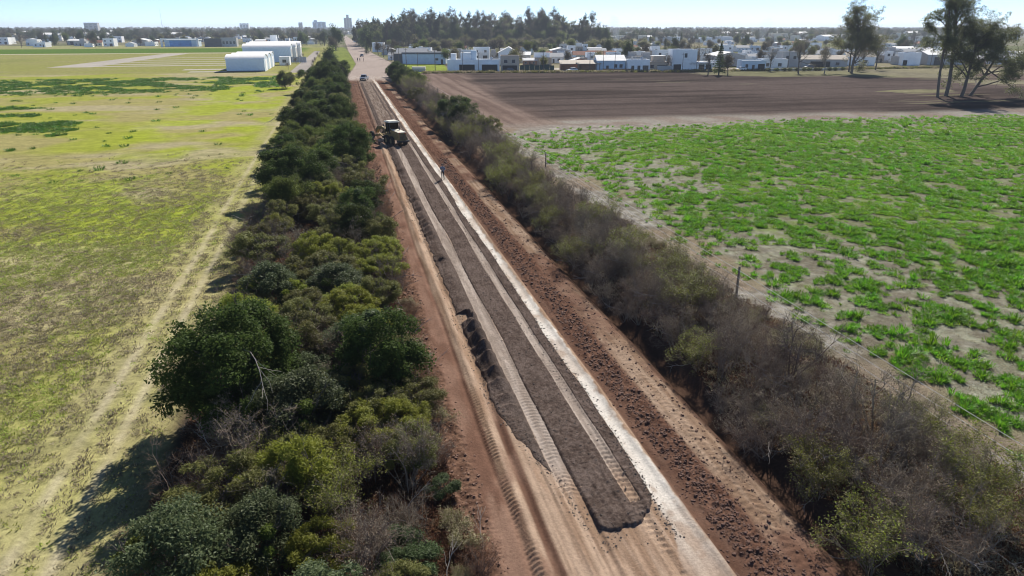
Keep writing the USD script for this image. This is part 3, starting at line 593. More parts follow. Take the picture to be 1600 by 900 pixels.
# ------------------------------------------------------------------ loose soil, grass, crop
rng = R(77)
def pebble(rng, k=0):
    m = trimesh.creation.icosphere(1, 1.0); v = np.array(m.vertices); v = v * (1 + .28 * rng.normal(size=(len(v), 1))) * np.array([1, .8, .62])
    return v, np.array(m.faces)
peb = [pebble(rng) for _ in range(3)]
mClod = plain('dark_red_clod', (.115, .062, .044), .95, .4, 12.0); mClodR = plain('red_clod', (.17, .095, .065), .95, .35, 12.0); mClodG = plain('gravel_clod', (.085, .068, .058), .95, .35, 12.0)
def clods(name, n, xf, y0, y1, s0, s1, mm, zf, label):
    u = rng.random(n); y = y0 * (y1 / y0) ** u; x = xf(n, y); s = s0 * (s1 / s0) ** (rng.random(n) ** 2.2) * (1 + .012 * y)
    z = zf(x, y)
    scatter(name, peb, [mm] * 3, np.stack([x, y, z + s * .15], 1), rng.uniform(0, 6.28, n), s, rng.integers(0, 3, n), label, 'soil')
clods('soil_clods', 6500, lambda n, y: 11.15 + 1.7 * rng.beta(1.8, 2.2, n) + wander(y, 13, .3), 13.4, 90, .010, .062, mClod, road_z, 'dark red clods turned up along the right side of the road')
clods('soil_clods', 1800, lambda n, y: rng.uniform(10.8, 14.2, n), 13.4, 70, .015, .06, mClod, road_z, 'scattered small clods over the red right shoulder')
clods('gravel_stones', 4200, lambda n, y: np.where(rng.random(n) < .35, np.where(y > 27, 5.5, 5.5 + (27 - y) * .17) + rng.normal(size=n) * .22, np.where(rng.random(n) < .5, 9.85 + wander(y, 5, .24) + rng.normal(size=n) * .12, rng.uniform(7.3, 9.8, n))), 16.6, 70, .008, .034, mClodG, lambda x, y: np.maximum(road_z(x, y), gravel_z(x, y)), 'loose dark stones lying on and beside the gravel layer')
clods('soil_clods', 2600, lambda n, y: 1.9 + 2.1 * rng.beta(2, 2.2, n), 15, 90, .012, .06, mClodR, road_z, 'reddish clods along the left road bank')
def tuft(rng, n, h, w, lean, r):
    a = rng.uniform(0, 6.28, n); q = rng.random(n) ** .5 * r
    b = np.stack([np.cos(a) * q, np.sin(a) * q, np.zeros(n)], 1); a2 = a + rng.normal(size=n) * .6; ln = rng.uniform(.3, 1, n) * lean
    hh = h * rng.uniform(.55, 1.1, n)
    tip = b + np.stack([np.cos(a2) * ln * hh, np.sin(a2) * ln * hh, hh * np.sqrt(np.maximum(1 - (ln * .72) ** 2, .05))], 1)
    mid = b * .4 + tip * .6 + np.array([0, 0, 1.0]) * (h * .12)
    s = np.stack([-np.sin(a2), np.cos(a2), np.zeros(n)], 1) * w / 2
    V = np.stack([b - s * .7, b + s * .7, mid + s, mid - s, tip], 1).reshape(-1, 3)
    return V, (np.array([[0, 1, 2], [0, 2, 3], [3, 2, 4]])[None] + np.arange(n)[:, None, None] * 5).reshape(-1, 3)
tc = [tuft(rng, 44, .30, .030, 1.15, .17), tuft(rng, 54, .24, .030, 1.35, .24), tuft(rng, 36, .38, .028, 1.0, .12), tuft(rng, 44, .20, .034, 1.45, .24), tuft(rng, 24, .16, .02, 1.3, .18)]
tm = [mCrop, mCrop, mCrop, mCropY, mStraw]
def in_view(x, y, m=60):
    c = np.stack([x, y, 0 * x], 1) - EYE; w = c @ FW; u = c @ RT / w * FPX; v = -(c @ UPV) / w * FPX
    return (np.abs(u) < 800 + m) & (v < 450 + m)
def field(n, x0, x1, ya, yb, f, power=1.0):
    y = ya * (yb / ya) ** (rng.random(n) ** power); x = rng.uniform(x0, x1, n)
    x = x0 + (x1 - x0) * rng.random(n)
    ok = in_view(x, y); x, y = x[ok], y[ok]
    ok = rng.random(len(x)) < f(x, y)
    return x[ok], y[ok]
def ragged(x, y):
    g = crop_mask(x, y); k = f2(x / .95, y / .95, 2, 130)
    return g ** .8 * ss(k + .08 * g, .45, .68)
x, y = field(230000, FENCE_X + 1.2, 150, 17, 118, ragged, .92)
n = len(x); i = rng.choice(4, n, p=[.3, .3, .15, .25]); e = f2(x / 8, y / 8, 3, 131); i = np.where((e > .53) & (rng.random(n) < .75) & (y > 45), 3, i)
scatter('crop_tufts', tc[:4], tm[:4], np.stack([x, y, rz(x, y) - .01], 1), rng.uniform(0, 6.28, n), np.exp(rng.normal(size=n) * .30) * .74 * (1 + .003 * y), i, 'bright green leafy tufts covering the crop field', 'crop')
x, y = field(110000, FENCE_X - 1.0, 120, 14, 110, lambda x, y: .45 + .5 * ss(f2(x / 3, y / 3, 3, 132), .4, .6), 1.0)
n = len(x); scatter('straw_litter', [tc[4]], [mStraw], np.stack([x, y, rz(x, y) - .02], 1), rng.uniform(0, 6.28, n), np.stack([rng.uniform(.6, 1.4, n), rng.uniform(.6, 1.4, n), rng.uniform(.2, .6, n)], 1), np.zeros(n), 'dry straw lying between the green tufts', 'straw')
tg = [tuft(rng, 18, .085, .024, 1.5, .17), tuft(rng, 18, .085, .022, 1.5, .17), tuft(rng, 34, .18, .04, 1.4, .28)]
x, y = field(85000, -60, -8.2, 17, 110, lambda x, y: (.8 - .74 * np.maximum(band(x, -12.1, -11.4, .15), band(x, -10.65, -9.95, .15))) * (1 - ss(y, 42, 105)) * (1 - .55 * ss(x, -14.2, -12.8)), .62)
n = len(x); a = f2(x / 9, y / 9, 4, 12); i = np.where(rng.random(n) < (.25 + .45 * ss(a, .40, .58)) * (1 - .7 * ss(x, -14.2, -12.8)), 0, 1)
scatter('meadow_grass', tg[:2], [mPasture, mStraw], np.stack([x, y, gz(x, y) - .01], 1), rng.uniform(0, 6.28, n), rng.uniform(.7, 1.5, n) * (1 + .006 * y), i, 'short mixed green and straw grass left of the hedge', 'grass')
x, y = field(60000, -150, -14, 84, 262, lambda x, y: weed_mask(x, y) * (.25 + .75 * ss(f2(x / 1.5, y / 1.5, 2, 134), .42, .6)) + .010 * ss(f2(x / 10, y / 10, 3, 133), .5, .6), 1.0)
n = len(x); scatter('dark_weeds', tg[2:], [mWeed], np.stack([x, y, 0 * x], 1), rng.uniform(0, 6.28, n), rng.uniform(.9, 2.0, n) * (1 + .002 * y), np.zeros(n), 'dark green weed patches in the middle of the grass field', 'weeds')
x, y = field(9000, -7.5, 2.6, 14, 60, lambda x, y: .8 + 0 * x); n = len(x)
scatter('dry_litter', [tg[2]], [mLeafRust], np.stack([x, y, road_z(x, y) - .03], 1), rng.uniform(0, 6.28, n), rng.uniform(.5, 1.3, n), np.zeros(n), 'dry brown stalks and leaf litter below the left hedge', 'litter')
x, y = field(9000, 16.2, 23.4, 12.5, 60, lambda x, y: .9 + 0 * x); n = len(x)
scatter('dry_litter', [tg[2], tg[2]], [mLeafRust, mStraw], np.stack([x, y, road_z(x, y) - .03], 1), rng.uniform(0, 6.28, n), rng.uniform(.5, 1.2, n), rng.integers(0, 2, n), 'dry stalks and litter below the right hedge', 'litter')

# ------------------------------------------------------------------ wire fence
mPost = plain('weathered_post', (.20, .165, .13), .9, .3, 6.0); mWire = plain('pale_wire', (.78, .76, .72), .5, .1, 4.0); mPole = plain('pole_wood', (.13, .10, .08), .9, .3, 3.0)
fence = thing('wire_fence', 'wire fence on wooden posts between the right hedge and the crop field', 'fence')
rng = R(5); FP = [-7.8, 36.2, 80.2, 130.0, 179.6, 232.0]
for y in FP:
    if y < 0: continue
    h = 1.92 if abs(y - 36.2) < 1 else 1.7 + .15 * rng.random()
    lx = rng.normal() * .02
    obj('post', cat_m(cyl((FENCE_X, y, -.3), (FENCE_X + lx, y, h), .085, 9, .075), cyl((FENCE_X + lx, y, h), (FENCE_X + lx, y, h + .03), .075, 9, .045)), mPost, fence)
for z0 in (.72, 1.22, 1.72):
    yy = np.arange(9.0, 255, .73); k = ((yy - 36.2) / 44.0) % 1.0
    p = np.stack([np.full_like(yy, FENCE_X - .085), yy, z0 - .12 * 4 * k * (1 - k)], 1)
    obj('wire', tubes(p[:-1], p[1:], np.full(len(p) - 1, .014), np.full(len(p) - 1, .014), 4), mWire, fence)

# ------------------------------------------------------------------ vehicles
mTyre = plain('tyre_rubber', (.022, .021, .020), .85, .3, 5.0); mRim = plain('rim_steel', (.30, .25, .13), .5, .2, 4.0); mYellow = plain('machine_yellow', (.36, .25, .085), .6, .3, 3.0)
mCream = plain('cream_paint', (.72, .66, .52), .4, .1, 3.0); mBlackM = plain('black_metal', (.025, .025, .027), .5, .3, 5.0); mSteel = plain('worn_steel', (.30, .27, .24), .4, .3, 4.0, .6)
mGlass = mat('dark_glass', {'f': ('fresnel', {'IOR': 1.5}), 't': ('transparent_bsdf', {'color': (.30, .34, .34)}), 'g': ('glossy_bsdf', {'color': (.9, .9, .9), 'roughness': .03}), 'x': ('mix_closure', {})},
    [('f.fac', 'x.fac'), ('t.BSDF', 'x.closure1'), ('g.BSDF', 'x.closure2')], 'x.closure')
mPane = plain('window_pane', (.045, .055, .065), .08, .3, 2.0, 0, .6)
def wheel(parent, x, y, r, w, rimm, lugs=0, z=None, lean=0.0, name='wheel'):
    W = UsdGeom.Xform.Define(stage, free(path_of(parent), name)); W.AddTranslateOp().Set(Gf.Vec3d(x, y, r if z is None else z))
    if lean: W.AddRotateYOp().Set(lean)
    prof = np.array([(r * .55, -w * .42), (r * .9, -w * .5), (r * .985, -w * .38), (r, -w * .2), (r, w * .2), (r * .985, w * .38), (r * .9, w * .5), (r * .55, w * .42)])
    t = np.linspace(0, 2 * np.pi, 29)[:-1]; m = len(prof)
    V = np.array([[b, a * math.cos(q), a * math.sin(q)] for q in t for a, b in prof]); F = []
    for i in range(28):
        for j in range(m - 1):
            a, b, c, d = i * m + j, i * m + j + 1, ((i + 1) % 28) * m + j + 1, ((i + 1) % 28) * m + j
            F += [[a, b, c], [a, c, d]]
    ms_ = [(V, np.array(F))]
    for i in range(lugs):
        for s in (-1, 1):
            q = (i + .25 * s) / lugs * 2 * np.pi; b = box(0, w * .46, -.035, .035, r - .03, r + .028); v = b[0].copy(); v[:, 0] *= s
            v[:, 1] += s * 0 + np.abs(v[:, 0]) * .35
            cq, sq = math.cos(q), math.sin(q); ms_.append((np.stack([v[:, 0], v[:, 1] * cq - v[:, 2] * sq, v[:, 1] * sq + v[:, 2] * cq], 1), b[1]))
    obj('tyre', cat_m(*ms_), mTyre, W, 40)
    obj('rim', cat_m(cyl((-w * .3, 0, 0), (w * .3, 0, 0), r * .56, 20), cyl((-w * .36, 0, 0), (w * .36, 0, 0), r * .2, 12)), rimm, W)
def beam(p0, p1, w, h):
    p0, p1 = np.array(p0, float), np.array(p1, float); d = unit(p1 - p0); s = unit(np.cross(d, [0, 0, 1])); u = np.cross(s, d)
    v = np.array([p + s * a * w / 2 + u * b * h / 2 for p in (p0, p1) for b in (-1, 1) for a in (-1, 1)])
    f = np.array([[0, 2, 3], [0, 3, 1], [4, 5, 7], [4, 7, 6], [0, 1, 5], [0, 5, 4], [2, 6, 7], [2, 7, 3], [0, 4, 6], [0, 6, 2], [1, 3, 7], [1, 7, 5]])
    return v, f
GZ = float(road_z(np.array([7.2]), np.array([103.0]))[0]) + .05
g = thing('motor_grader', 'yellow motor grader with white-roofed cab working on the dirt road', 'grader', (6.95, 102.2, GZ), math.radians(22))
for x in (-1.06, 1.06):
    for y in (-.78, .78): wheel(g, x, y, .66, .42, mRim, 16)
    wheel(g, x, 5.9, .66, .40, mRim, 16, None, 8 if x > 0 else 8)
    obj('tandem_case', cat_m(box(x * .78 - .12, x * .78 + .12, -1.15, 1.15, .45, .9)), mYellow, g)
obj('engine_hood', prism([(-2.25, .85), (-2.25, 1.78), (-2.1, 1.93), (.25, 2.12), (.25, .85)], -.62, .62, 'x'), mYellow, g)
obj('hood_top', prism([(-2.12, 1.945), (-2.12, 1.975), (.22, 2.17), (.22, 2.13)], -.60, .60, 'x'), mCream, g)
obj('radiator_grille', cat_m(*[box(-.5, .5, -2.30, -2.255, z, z + .06) for z in np.arange(.95, 1.75, .12)]), mBlackM, g)
obj('rear_bumper', box(-.95, .95, -2.55, -2.31, .62, .86), mBlackM, g)
for x in (-.45, .45): obj('tail_lamp', box(x - .09, x + .09, -2.29, -2.252, 1.80, 1.87), plain('lamp_red' if x < 0 else 'lamp_red_b', (.4, .02, .02), .3), g)
obj('exhaust', cat_m(cyl((.38, -.6, 2.0), (.38, -.6, 2.75), .06, 10), cyl((.38, -.6, 2.2), (.38, -.6, 2.5), .11, 10)), mBlackM, g)
obj('main_frame', cat_m(box(-.30, .30, .25, 1.9, .95, 1.3), beam((0, 1.7, 1.45), (0, 4.2, 2.02), .42, .42), beam((0, 4.1, 2.02), (0, 5.6, 1.75), .40, .40), beam((0, 5.5, 1.85), (0, 6.3, 1.2), .42, .5)), mYellow, g)
obj('front_axle', box(-.9, .9, 5.75, 6.05, .55, .82), mYellow, g)
cabp = [(-.76, .30), (.76, .30), (.70, 1.80), (-.70, 1.80)]
obj('cab_floor', box(-.78, .78, .27, 1.85, 1.30, 1.52), mYellow, g)
pl = obj('cab_frame', cat_m(*[cyl((x, y, 1.5), (x * .94, y2, 3.12), .055, 6) for x, y, y2 in ((-.72, .34, .42), (.72, .34, .42), (-.68, 1.78, 1.66), (.68, 1.78, 1.66), (-.74, 1.05, 1.05), (.74, 1.05, 1.05))]), mBlackM, g)
obj('cab_roof', cat_m(box(-.86, .86, .22, 1.86, 3.12, 3.24), box(-.72, .72, .36, 1.70, 3.24, 3.33)), mCream, g)
for nm, b in (('rear_window', box(-.68, .68, .355, .365, 1.9, 3.1)), ('front_window', box(-.64, .64, 1.72, 1.73, 1.7, 3.1)), ('side_window', box(-.715, -.705, .45, 1.65, 1.8, 3.1)), ('side_window', box(.705, .715, .45, 1.65, 1.8, 3.1))): obj(nm, b, mGlass, g)
obj('seat', cat_m(box(-.25, .25, .75, 1.2, 1.8, 1.95), box(-.25, .25, .68, .8, 1.95, 2.5)), mBlackM, g)
obj('steering_wheel', cat_m(cyl((0, 1.35, 1.5), (0, 1.42, 2.2), .04, 6), cyl((0, 1.40, 2.2), (0, 1.44, 2.23), .2, 12)), mBlackM, g)
t = np.linspace(-.9, .9, 9); arc = [(.32 * math.cos(a) - .3, .32 * math.sin(a) * 1.0 + .36) for a in t]; arc2 = [(.35 * math.cos(a) - .3, .35 * math.sin(a) * 1.0 + .36) for a in t[::-1]]
bv, bf = prism([(-a, z) for a, z in arc + arc2], -1.85, 1.85, 'x'); ca, sa = math.cos(.42), math.sin(.42)
obj('moldboard', (np.stack([bv[:, 0] * ca - bv[:, 1] * sa, bv[:, 0] * sa + bv[:, 1] * ca + 3.2, bv[:, 2] - .05], 1), bf), mSteel, g)
tt = np.linspace(0, 2 * np.pi, 25); cp = np.stack([.62 * np.cos(tt), 3.1 + .62 * np.sin(tt), np.full(25, .86)], 1)
obj('circle', cat_m(tubes(cp[:-1], cp[1:], np.full(24, .07), np.full(24, .07), 6)), mBlackM, g)
obj('drawbar', cat_m(beam((-.5, 3.1, .86), (0, 5.6, 1.0), .12, .14), beam((.5, 3.1, .86), (0, 5.6, 1.0), .12, .14)), mYellow, g)
for x in (-.5, .5): obj('lift_cylinder', cat_m(cyl((x, 2.9, .9), (x * .8, 2.8, 2.35), .055, 8), cyl((x * .8, 2.8, 2.0), (x * .8, 2.8, 2.5), .08, 8)), mSteel, g)
for x in (-.95, .95): obj('mirror', cat_m(box(x - .09, x + .09, 1.9, 1.94, 2.5, 2.85), cyl((x * .8, 1.75, 2.9), (x, 1.92, 2.8), .015, 5)), mBlackM, g)

mSilver = plain('silver_blue_paint', (.42, .47, .54), .3, .06, 1.0, .3, .6); mChrome = plain('bright_metal', (.6, .6, .6), .25, .1, 2.0, .8); mLamp = plain('lamp_glass', (.75, .75, .72), .1, .05)
def car(K, paint, truck):
    L, Wd = (5.2, 1.86) if truck else (4.2, 1.72); f = L / 2
    if truck: prof = [(-f, .45), (-f, 1.02), (-f + .05, 1.06), (f - 1.55, 1.08), (f - .25, .98), (f, .80), (f, .42)]
    else: prof = [(-f, .42), (-f, .88), (-f + .1, .93), (f - 1.2, .95), (f - .2, .82), (f, .66), (f, .36)]
    v, fc = prism([(a, z) for a, z in prof], -Wd / 2, Wd / 2, 'x'); obj('body', (v, fc), paint, K)
    c0, c1, c2, c3, zt = (-.55, -.35, .75, 1.35, 1.78) if truck else (-1.95, -1.45, .35, 1.0, 1.45)
    z0 = 1.07 if truck else .935
    def house(x, za, zb, ins):
        a = [(c0 + ins, za), (c1 + ins, zb), (c2 - ins, zb), (c3 - ins, za)]; return a
    v, fc = prism(house(0, z0 - .02, zt, 0), -Wd / 2 * .86, Wd / 2 * .86, 'x'); s = (v[:, 2] - z0) / (zt - z0); v[:, 0] *= 1 - .10 * np.clip(s, 0, 1); obj('cabin', (v, fc), paint, K)
    def q(nm, pts): obj(nm, (np.array(pts, float), np.array([[0, 1, 2], [0, 2, 3]])), mPane, K)
    w = Wd / 2 * .86
    q('windscreen', [(-w * .92, c3 - .02 + .012, z0 + .04), (w * .92, c3 - .008, z0 + .04), (w * .80, c2 + .055, zt - .05), (-w * .80, c2 + .055, zt - .05)])
    q('rear_window', [(w * .9, c0 + .01, z0 + .05), (-w * .9, c0 + .01, z0 + .05), (-w * .8, c1 - .045, zt - .06), (w * .8, c1 - .045, zt - .06)])
    for sd in (-1, 1):
        a, b = sd * (w + .006), sd * (w * .9 + .012)
        q('side_window', [(a, c0 + .2, z0 + .05), (a, c3 - .22, z0 + .05), (b, c2 - .08, zt - .06), (b, c1 + .08, zt - .06)])
        obj('headlight', box(sd * Wd * .38 - .17, sd * Wd * .38 + .17, f - .02, f + .015, .62 if not truck else .70, .74 if not truck else .84), mLamp, K)
        obj('tail_light', box(sd * Wd * .42 - .1, sd * Wd * .42 + .1, -f - .015, -f + .02, .6, .85), mLampR, K)
        for yy in (f * .62, -f * .60): wheel(K, sd * (Wd / 2 - .10), yy, .36 if truck else .31, .24, mSteel)
        if truck: obj('wing_mirror', box(sd * 1.02 - .1, sd * 1.02 + .1, 1.05, 1.13, 1.08, 1.28), mBlackM, K)
    obj('bumper', box(-Wd * .47, Wd * .47, f - .03, f + .09, .38, .56), mBlackM if truck else paint, K)
    obj('grille', box(-.5, .5, f - .01, f + .02, .60, .78), mBlackM, K)
    if truck: obj('cargo_bed', cat_m(box(-.80, .80, -f + .06, -.62, 1.075, 1.09)), mBlackM, K)
mLampR = plain('tail_lamp_red', (.35, .02, .02), .3)
p = thing('pickup_truck', 'silver-blue pickup truck facing along the dirt road beyond the grader', 'pickup', (7.1, 235.5, .05), math.radians(180 - 14))
car(p, mSilver, True)
mWhiteP = plain('white_car_paint', (.78, .78, .77), .3, .05); mRedP = plain('dark_car_paint', (.10, .11, .14), .3, .05)
Kc = kind('white_car'); car(Kc, mWhiteP, False); Kd = kind('dark_car'); car(Kd, mRedP, False)
place(Kc, 'parked_car', 'white car parked in front of the dark canopies', 'car', (87.2, 264.6, .02), 1.9)
place(Kc, 'parked_car', 'white car parked right of the pale blue house behind the bare trees', 'car', (153.5, 254.0, .02), 1.5)
place(Kd, 'parked_car', 'dark car parked before the long grey house', 'car', (190.0, 262.0, .02), 1.4)
place(Kd, 'parked_car', 'dark car parked at the white garages', 'car', (62.6, 268.2, .02), 1.7)
place(Kd, 'parked_car', 'dark car standing on the far road beyond the pickup', 'car', (12.6, 432.0, .02), 3.0)

# ------------------------------------------------------------------ people
mSkin = plain('skin', (.42, .25, .17), .6, .06); mHair = plain('dark_hair', (.02, .015, .012), .7); mShirt = plain('grey_blue_shirt', (.20, .23, .28), .85, .12, 6.0); mTrous = plain('dark_trousers', (.022, .024, .032), .85, .2, 6.0); mShoe = plain('dark_shoe', (.03, .025, .022), .6)
def hullset(chains, ref=.04, sm=8):
    parts = []
    for ch in chains:
        for (a, ra), (b, rb) in zip(ch[:-1], ch[1:]):
            parts.append(m3.Manifold.batch_hull([m3.Manifold.sphere(ra, 14).translate(tuple(a)), m3.Manifold.sphere(rb, 14).translate(tuple(b))]))
    m = m3.Manifold.batch_boolean(parts, m3.OpType.Add).refine_to_length(ref).to_mesh()
    t = trimesh.Trimesh(m.vert_properties[:, :3], m.tri_verts); trimesh.smoothing.filter_taubin(t, iterations=sm)
    return t
def person(K, shirt, trous, arms='bent'):
    legs = []
    for s in (-1, 1): legs += [[((s * .09, 0, .93), .092), ((s * .115, .01, .50), .062), ((s * .13, -.02, .10), .042)]]
    foot = [[((s * .13, -.03, .05), .045), ((s * .145, .10, .035), .038), ((s * .15, .18, .03), .028)] for s in (-1, 1)]
    torso = [((-.07, 0, .95), .105), ((-.06, 0, 1.12), .10), ((-.09, 0, 1.36), .105)], [((.07, 0, .95), .105), ((.06, 0, 1.12), .10), ((.09, 0, 1.36), .105)], [((0, 0, 1.05), .11), ((0, 0, 1.40), .09), ((0, .0, 1.50), .055)]
    aj = []
    for s in (-1, 1):
        sh, el, wr = (s * .19, 0, 1.40), ((s * .29, -.03, 1.14) if arms == 'bent' else (s * .24, -.02, 1.12)), ((s * .13, .22, 1.20) if arms == 'bent' else (s * .26, .05, .87))
        aj.append((sh, el, wr))
    obj('body', hullset([[((0, 0, 1.46), .055), ((0, .005, 1.58), .05)], [((0, .01, 1.60), .085), ((0, .015, 1.66), .092), ((0, 0, 1.69), .088)], [((0, .09, 1.585), .04), ((0, .085, 1.61), .045)], [((0, .105, 1.625), .014), ((0, .118, 1.605), .017)], [((-.09, 0, 1.62), .022), ((-.095, -.01, 1.65), .018)], [((.09, 0, 1.62), .022), ((.095, -.01, 1.65), .018)]]
        + [[(w, .030), (tuple(np.array(w) + d * .09), .034)] for (_, _, w), d in zip(aj, [unit(np.array(a[2]) - a[1]) for a in aj])]
        + [[(tuple(np.array(w) + unit(np.array(w) - e) * .085 + np.array([0, 0, q * .019])), .0095), (tuple(np.array(w) + unit(np.array(w) - e) * (.135 + ln) + np.array([0, 0, q * .021])), .009), (tuple(np.array(w) + unit(np.array(w) - e) * (.160 + ln) + np.array([-.02 * np.sign(w[0]), 0, q * .02 - .012])), .008)] for (_, e, w) in aj for q, ln in ((-1.5, -.02), (-.5, .005), (.5, .012), (1.5, .0))]
        + [[(tuple(np.array(w) + unit(np.array(w) - e) * .03), .013), (tuple(np.array(w) + unit(np.array(w) - e) * .085 + np.array([-.03 * np.sign(w[0]), .0, .03])), .010)] for (_, e, w) in aj], .02, 4), mSkin, K, True)
    obj('eyes', cat_m(*[(lambda m: (np.array(m.vertices), np.array(m.faces)))(trimesh.creation.icosphere(1, .011).apply_translation((s * .034, .100, 1.655))) for s in (-1, 1)]), mBlackM, K)
    obj('hair', hullset([[((0, -.035, 1.66), .088), ((0, -.015, 1.715), .085), ((0, .03, 1.73), .066)], [((-.05, -.05, 1.60), .05), ((.05, -.05, 1.60), .05)]], .03, 4), mHair, K, True)
    obj('shirt', hullset([list(c) for c in torso] + [[(sh, .075), (el, .055), (tuple(np.array(el) * .55 + np.array(wr) * .45), .048)] for sh, el, wr in aj], .035, 6), shirt, K, True)
    obj('trousers', hullset([[((0, 0, .97), .118), ((0, 0, .90), .11)]] + legs, .035, 6), trous, K, True)
    obj('shoes', hullset(foot, .03, 4), mShoe, K, True)
walker = thing('person', 'person in grey-blue shirt and dark trousers standing on the white road strip', 'person', (10.15, 75.9, float(road_z(np.array([10.15]), np.array([75.9]))[0])), math.radians(150))
person(walker, mShirt, mTrous)
obj('phone', box(-.075, .075, .30, .312, 1.17, 1.25), mBlackM, walker)
Kp = kind('far_person'); person(Kp, plain('dark_jacket', (.05, .05, .06), .8), mTrous, 'down')
for x, y, r, lb in ((8.6, 372.0, .4, 'person in dark clothes, left of the pair standing on the far road'), (9.7, 371.0, 2.2, 'person in dark clothes, right of the pair standing on the far road'), (11.6, 370.0, 1.2, 'person in dark clothes standing alone at the right of the far road')):
    place(Kp, 'person', lb, 'person', (x, y, .01), r)

# ------------------------------------------------------------------ buildings
def wallm(name, c, amp=.08): return plain(name, c, .85, amp, .5, 0, .15)
WALLS = {'white': wallm('white_render', (.74, .74, .72)), 'cream': wallm('cream_render', (.62, .56, .44)), 'grey': wallm('grey_render', (.38, .37, .35)), 'pale blue': wallm('pale_blue_render', (.46, .55, .62)), 'brick': wallm('brick_wall', (.30, .17, .11), .2), 'tan': wallm('tan_render', (.42, .34, .26)), 'dark': wallm('dark_wall', (.09, .09, .09)), 'green': wallm('dark_green_sheet', (.035, .06, .05))}
ROOFS = {'white': wallm('white_roof', (.78, .77, .74)), 'grey': wallm('grey_metal_roof', (.34, .35, .36)), 'red': wallm('red_tile_roof', (.32, .14, .09), .2), 'tan': wallm('tan_roof', (.46, .40, .33)), 'dark': wallm('dark_metal_roof', (.10, .11, .125))}
mFrame = plain('window_frame', (.55, .54, .52), .5); mDoor = plain('dark_door', (.075, .06, .05), .6, .2); mTank = plain('water_tank_plastic', (.20, .24, .30), .5); mDarkOpen = plain('dark_interior', (.02, .02, .022), .9)
def window(K, x, y, z, w, h, n='window'):
    W = obj(n, cat_m(box(x - w / 2 - .06, x + w / 2 + .06, y - .06, y - .003, z - .06, z), box(x - w / 2 - .06, x + w / 2 + .06, y - .06, y - .003, z + h, z + h + .06), box(x - w / 2 - .06, x - w / 2, y - .06, y - .003, z, z + h), box(x + w / 2, x + w / 2 + .06, y - .06, y - .003, z, z + h)), mFrame, K)
    obj('pane', box(x - w / 2, x + w / 2, y - .04, y - .002, z, z + h), mPane, W)
def door(K, x, y, w=1.0, h=2.1, m=None, n='door'): obj(n, box(x - w / 2, x + w / 2, y - .05, y - .002, 0, h), m or mDoor, K)
def flat(K, x0, x1, y0, y1, h, wall, roof='white', par=.35, z0=0.0):
    obj('wall', box(x0, x1, y0, y1, z0, h), WALLS[wall], K)
    r = obj('roof', box(x0 + .16, x1 - .16, y0 + .16, y1 - .16, h, h + .06), ROOFS[roof], K)
    if par: obj('parapet', cat_m(box(x0 - .03, x1 + .03, y0 - .03, y0 + .15, h, h + par), box(x0 - .03, x1 + .03, y1 - .15, y1 + .03, h, h + par), box(x0 - .03, x0 + .15, y0 + .15, y1 - .15, h, h + par), box(x1 - .15, x1 + .03, y0 + .15, y1 - .15, h, h + par)), WALLS[wall], K)
    return r
def gable(K, x0, x1, y0, y1, h, rise, wall, roof, axis='x', over=.3):
    """axis: direction of the ridge"""
    if axis == 'x':
        m = (y0 + y1) / 2; obj('wall', prism([(y0, 0), (y0, h), (m, h + rise), (y1, h), (y1, 0)], x0, x1, 'x'), WALLS[wall], K)
        s = rise / (m - y0); a = y0 - over
        obj('roof', prism([(a, h - over * s + .02), (a, h - over * s + .14), (m, h + rise + .14), (y1 + over, h - over * s + .14), (y1 + over, h - over * s + .02), (m, h + rise + .02)], x0 - over, x1 + over, 'x'), ROOFS[roof], K)
    else:
        m = (x0 + x1) / 2; obj('wall', prism([(x0, 0), (x0, h), (m, h + rise), (x1, h), (x1, 0)], y0, y1, 'y'), WALLS[wall], K)
        s = rise / (m - x0); a = x0 - over
        obj('roof', prism([(a, h - over * s + .02), (a, h - over * s + .14), (m, h + rise + .14), (x1 + over, h - over * s + .14), (x1 + over, h - over * s + .02), (m, h + rise + .02)], y0 - over, y1 + over, 'y'), ROOFS[roof], K)
def tank(K, x, y, z): obj('water_tank', cat_m(cyl((x, y, z), (x, y, z + 1.1), .5, 12), cyl((x, y, z + 1.1), (x, y, z + 1.35), .5, 12, .2)), mTank, K)
def house(label, x, y, rz=-.22, name='house', cat='house'): return thing(name, label, cat, (x, y, 0), rz)

# white sheds on the airfield
mCorr = mat('pale_blue_sheet', {'t': ('texture_coordinate', {}), 'w': ('wave_texture', {'wave_type': 'bands', 'bands_direction': 'x', 'scale': 1.1, 'distortion': 0.0}), 'r': ('rgb_ramp', {'ramp': [(0, (.50, .58, .64)), (1, (.60, .67, .72))]}), 'b': ('bump', {'strength': .5, 'distance': .05}), 'p': ('principled_bsdf', {'roughness': .5})},
    [('t.object', 'w.vector'), ('w.fac', 'r.fac'), ('r.color', 'p.base_color'), ('w.fac', 'b.height'), ('b.normal', 'p.normal')])
WALLS['sheet'] = mCorr
def vault(K, x0, x1, y0, y1, h, rise, wall, roof):
    t = np.linspace(0, np.pi, 13); m, r = (y0 + y1) / 2, (y1 - y0) / 2
    arc = [(m - math.cos(a) * r, h + rise * math.sin(a)) for a in t]
    obj('wall', prism([(y0, 0)] + arc + [(y1, 0)], x0, x1, 'x'), WALLS[wall], K)
    out = [(m - math.cos(a) * (r + .15), h + .05 + (rise + .15) * math.sin(a)) for a in t]; inn = [(m - math.cos(a) * (r + .02), h + .02 + (rise + .02) * math.sin(a)) for a in t[::-1]]
    obj('roof', prism(out + inn, x0 - .2, x1 + .2, 'x'), ROOFS[roof], K)
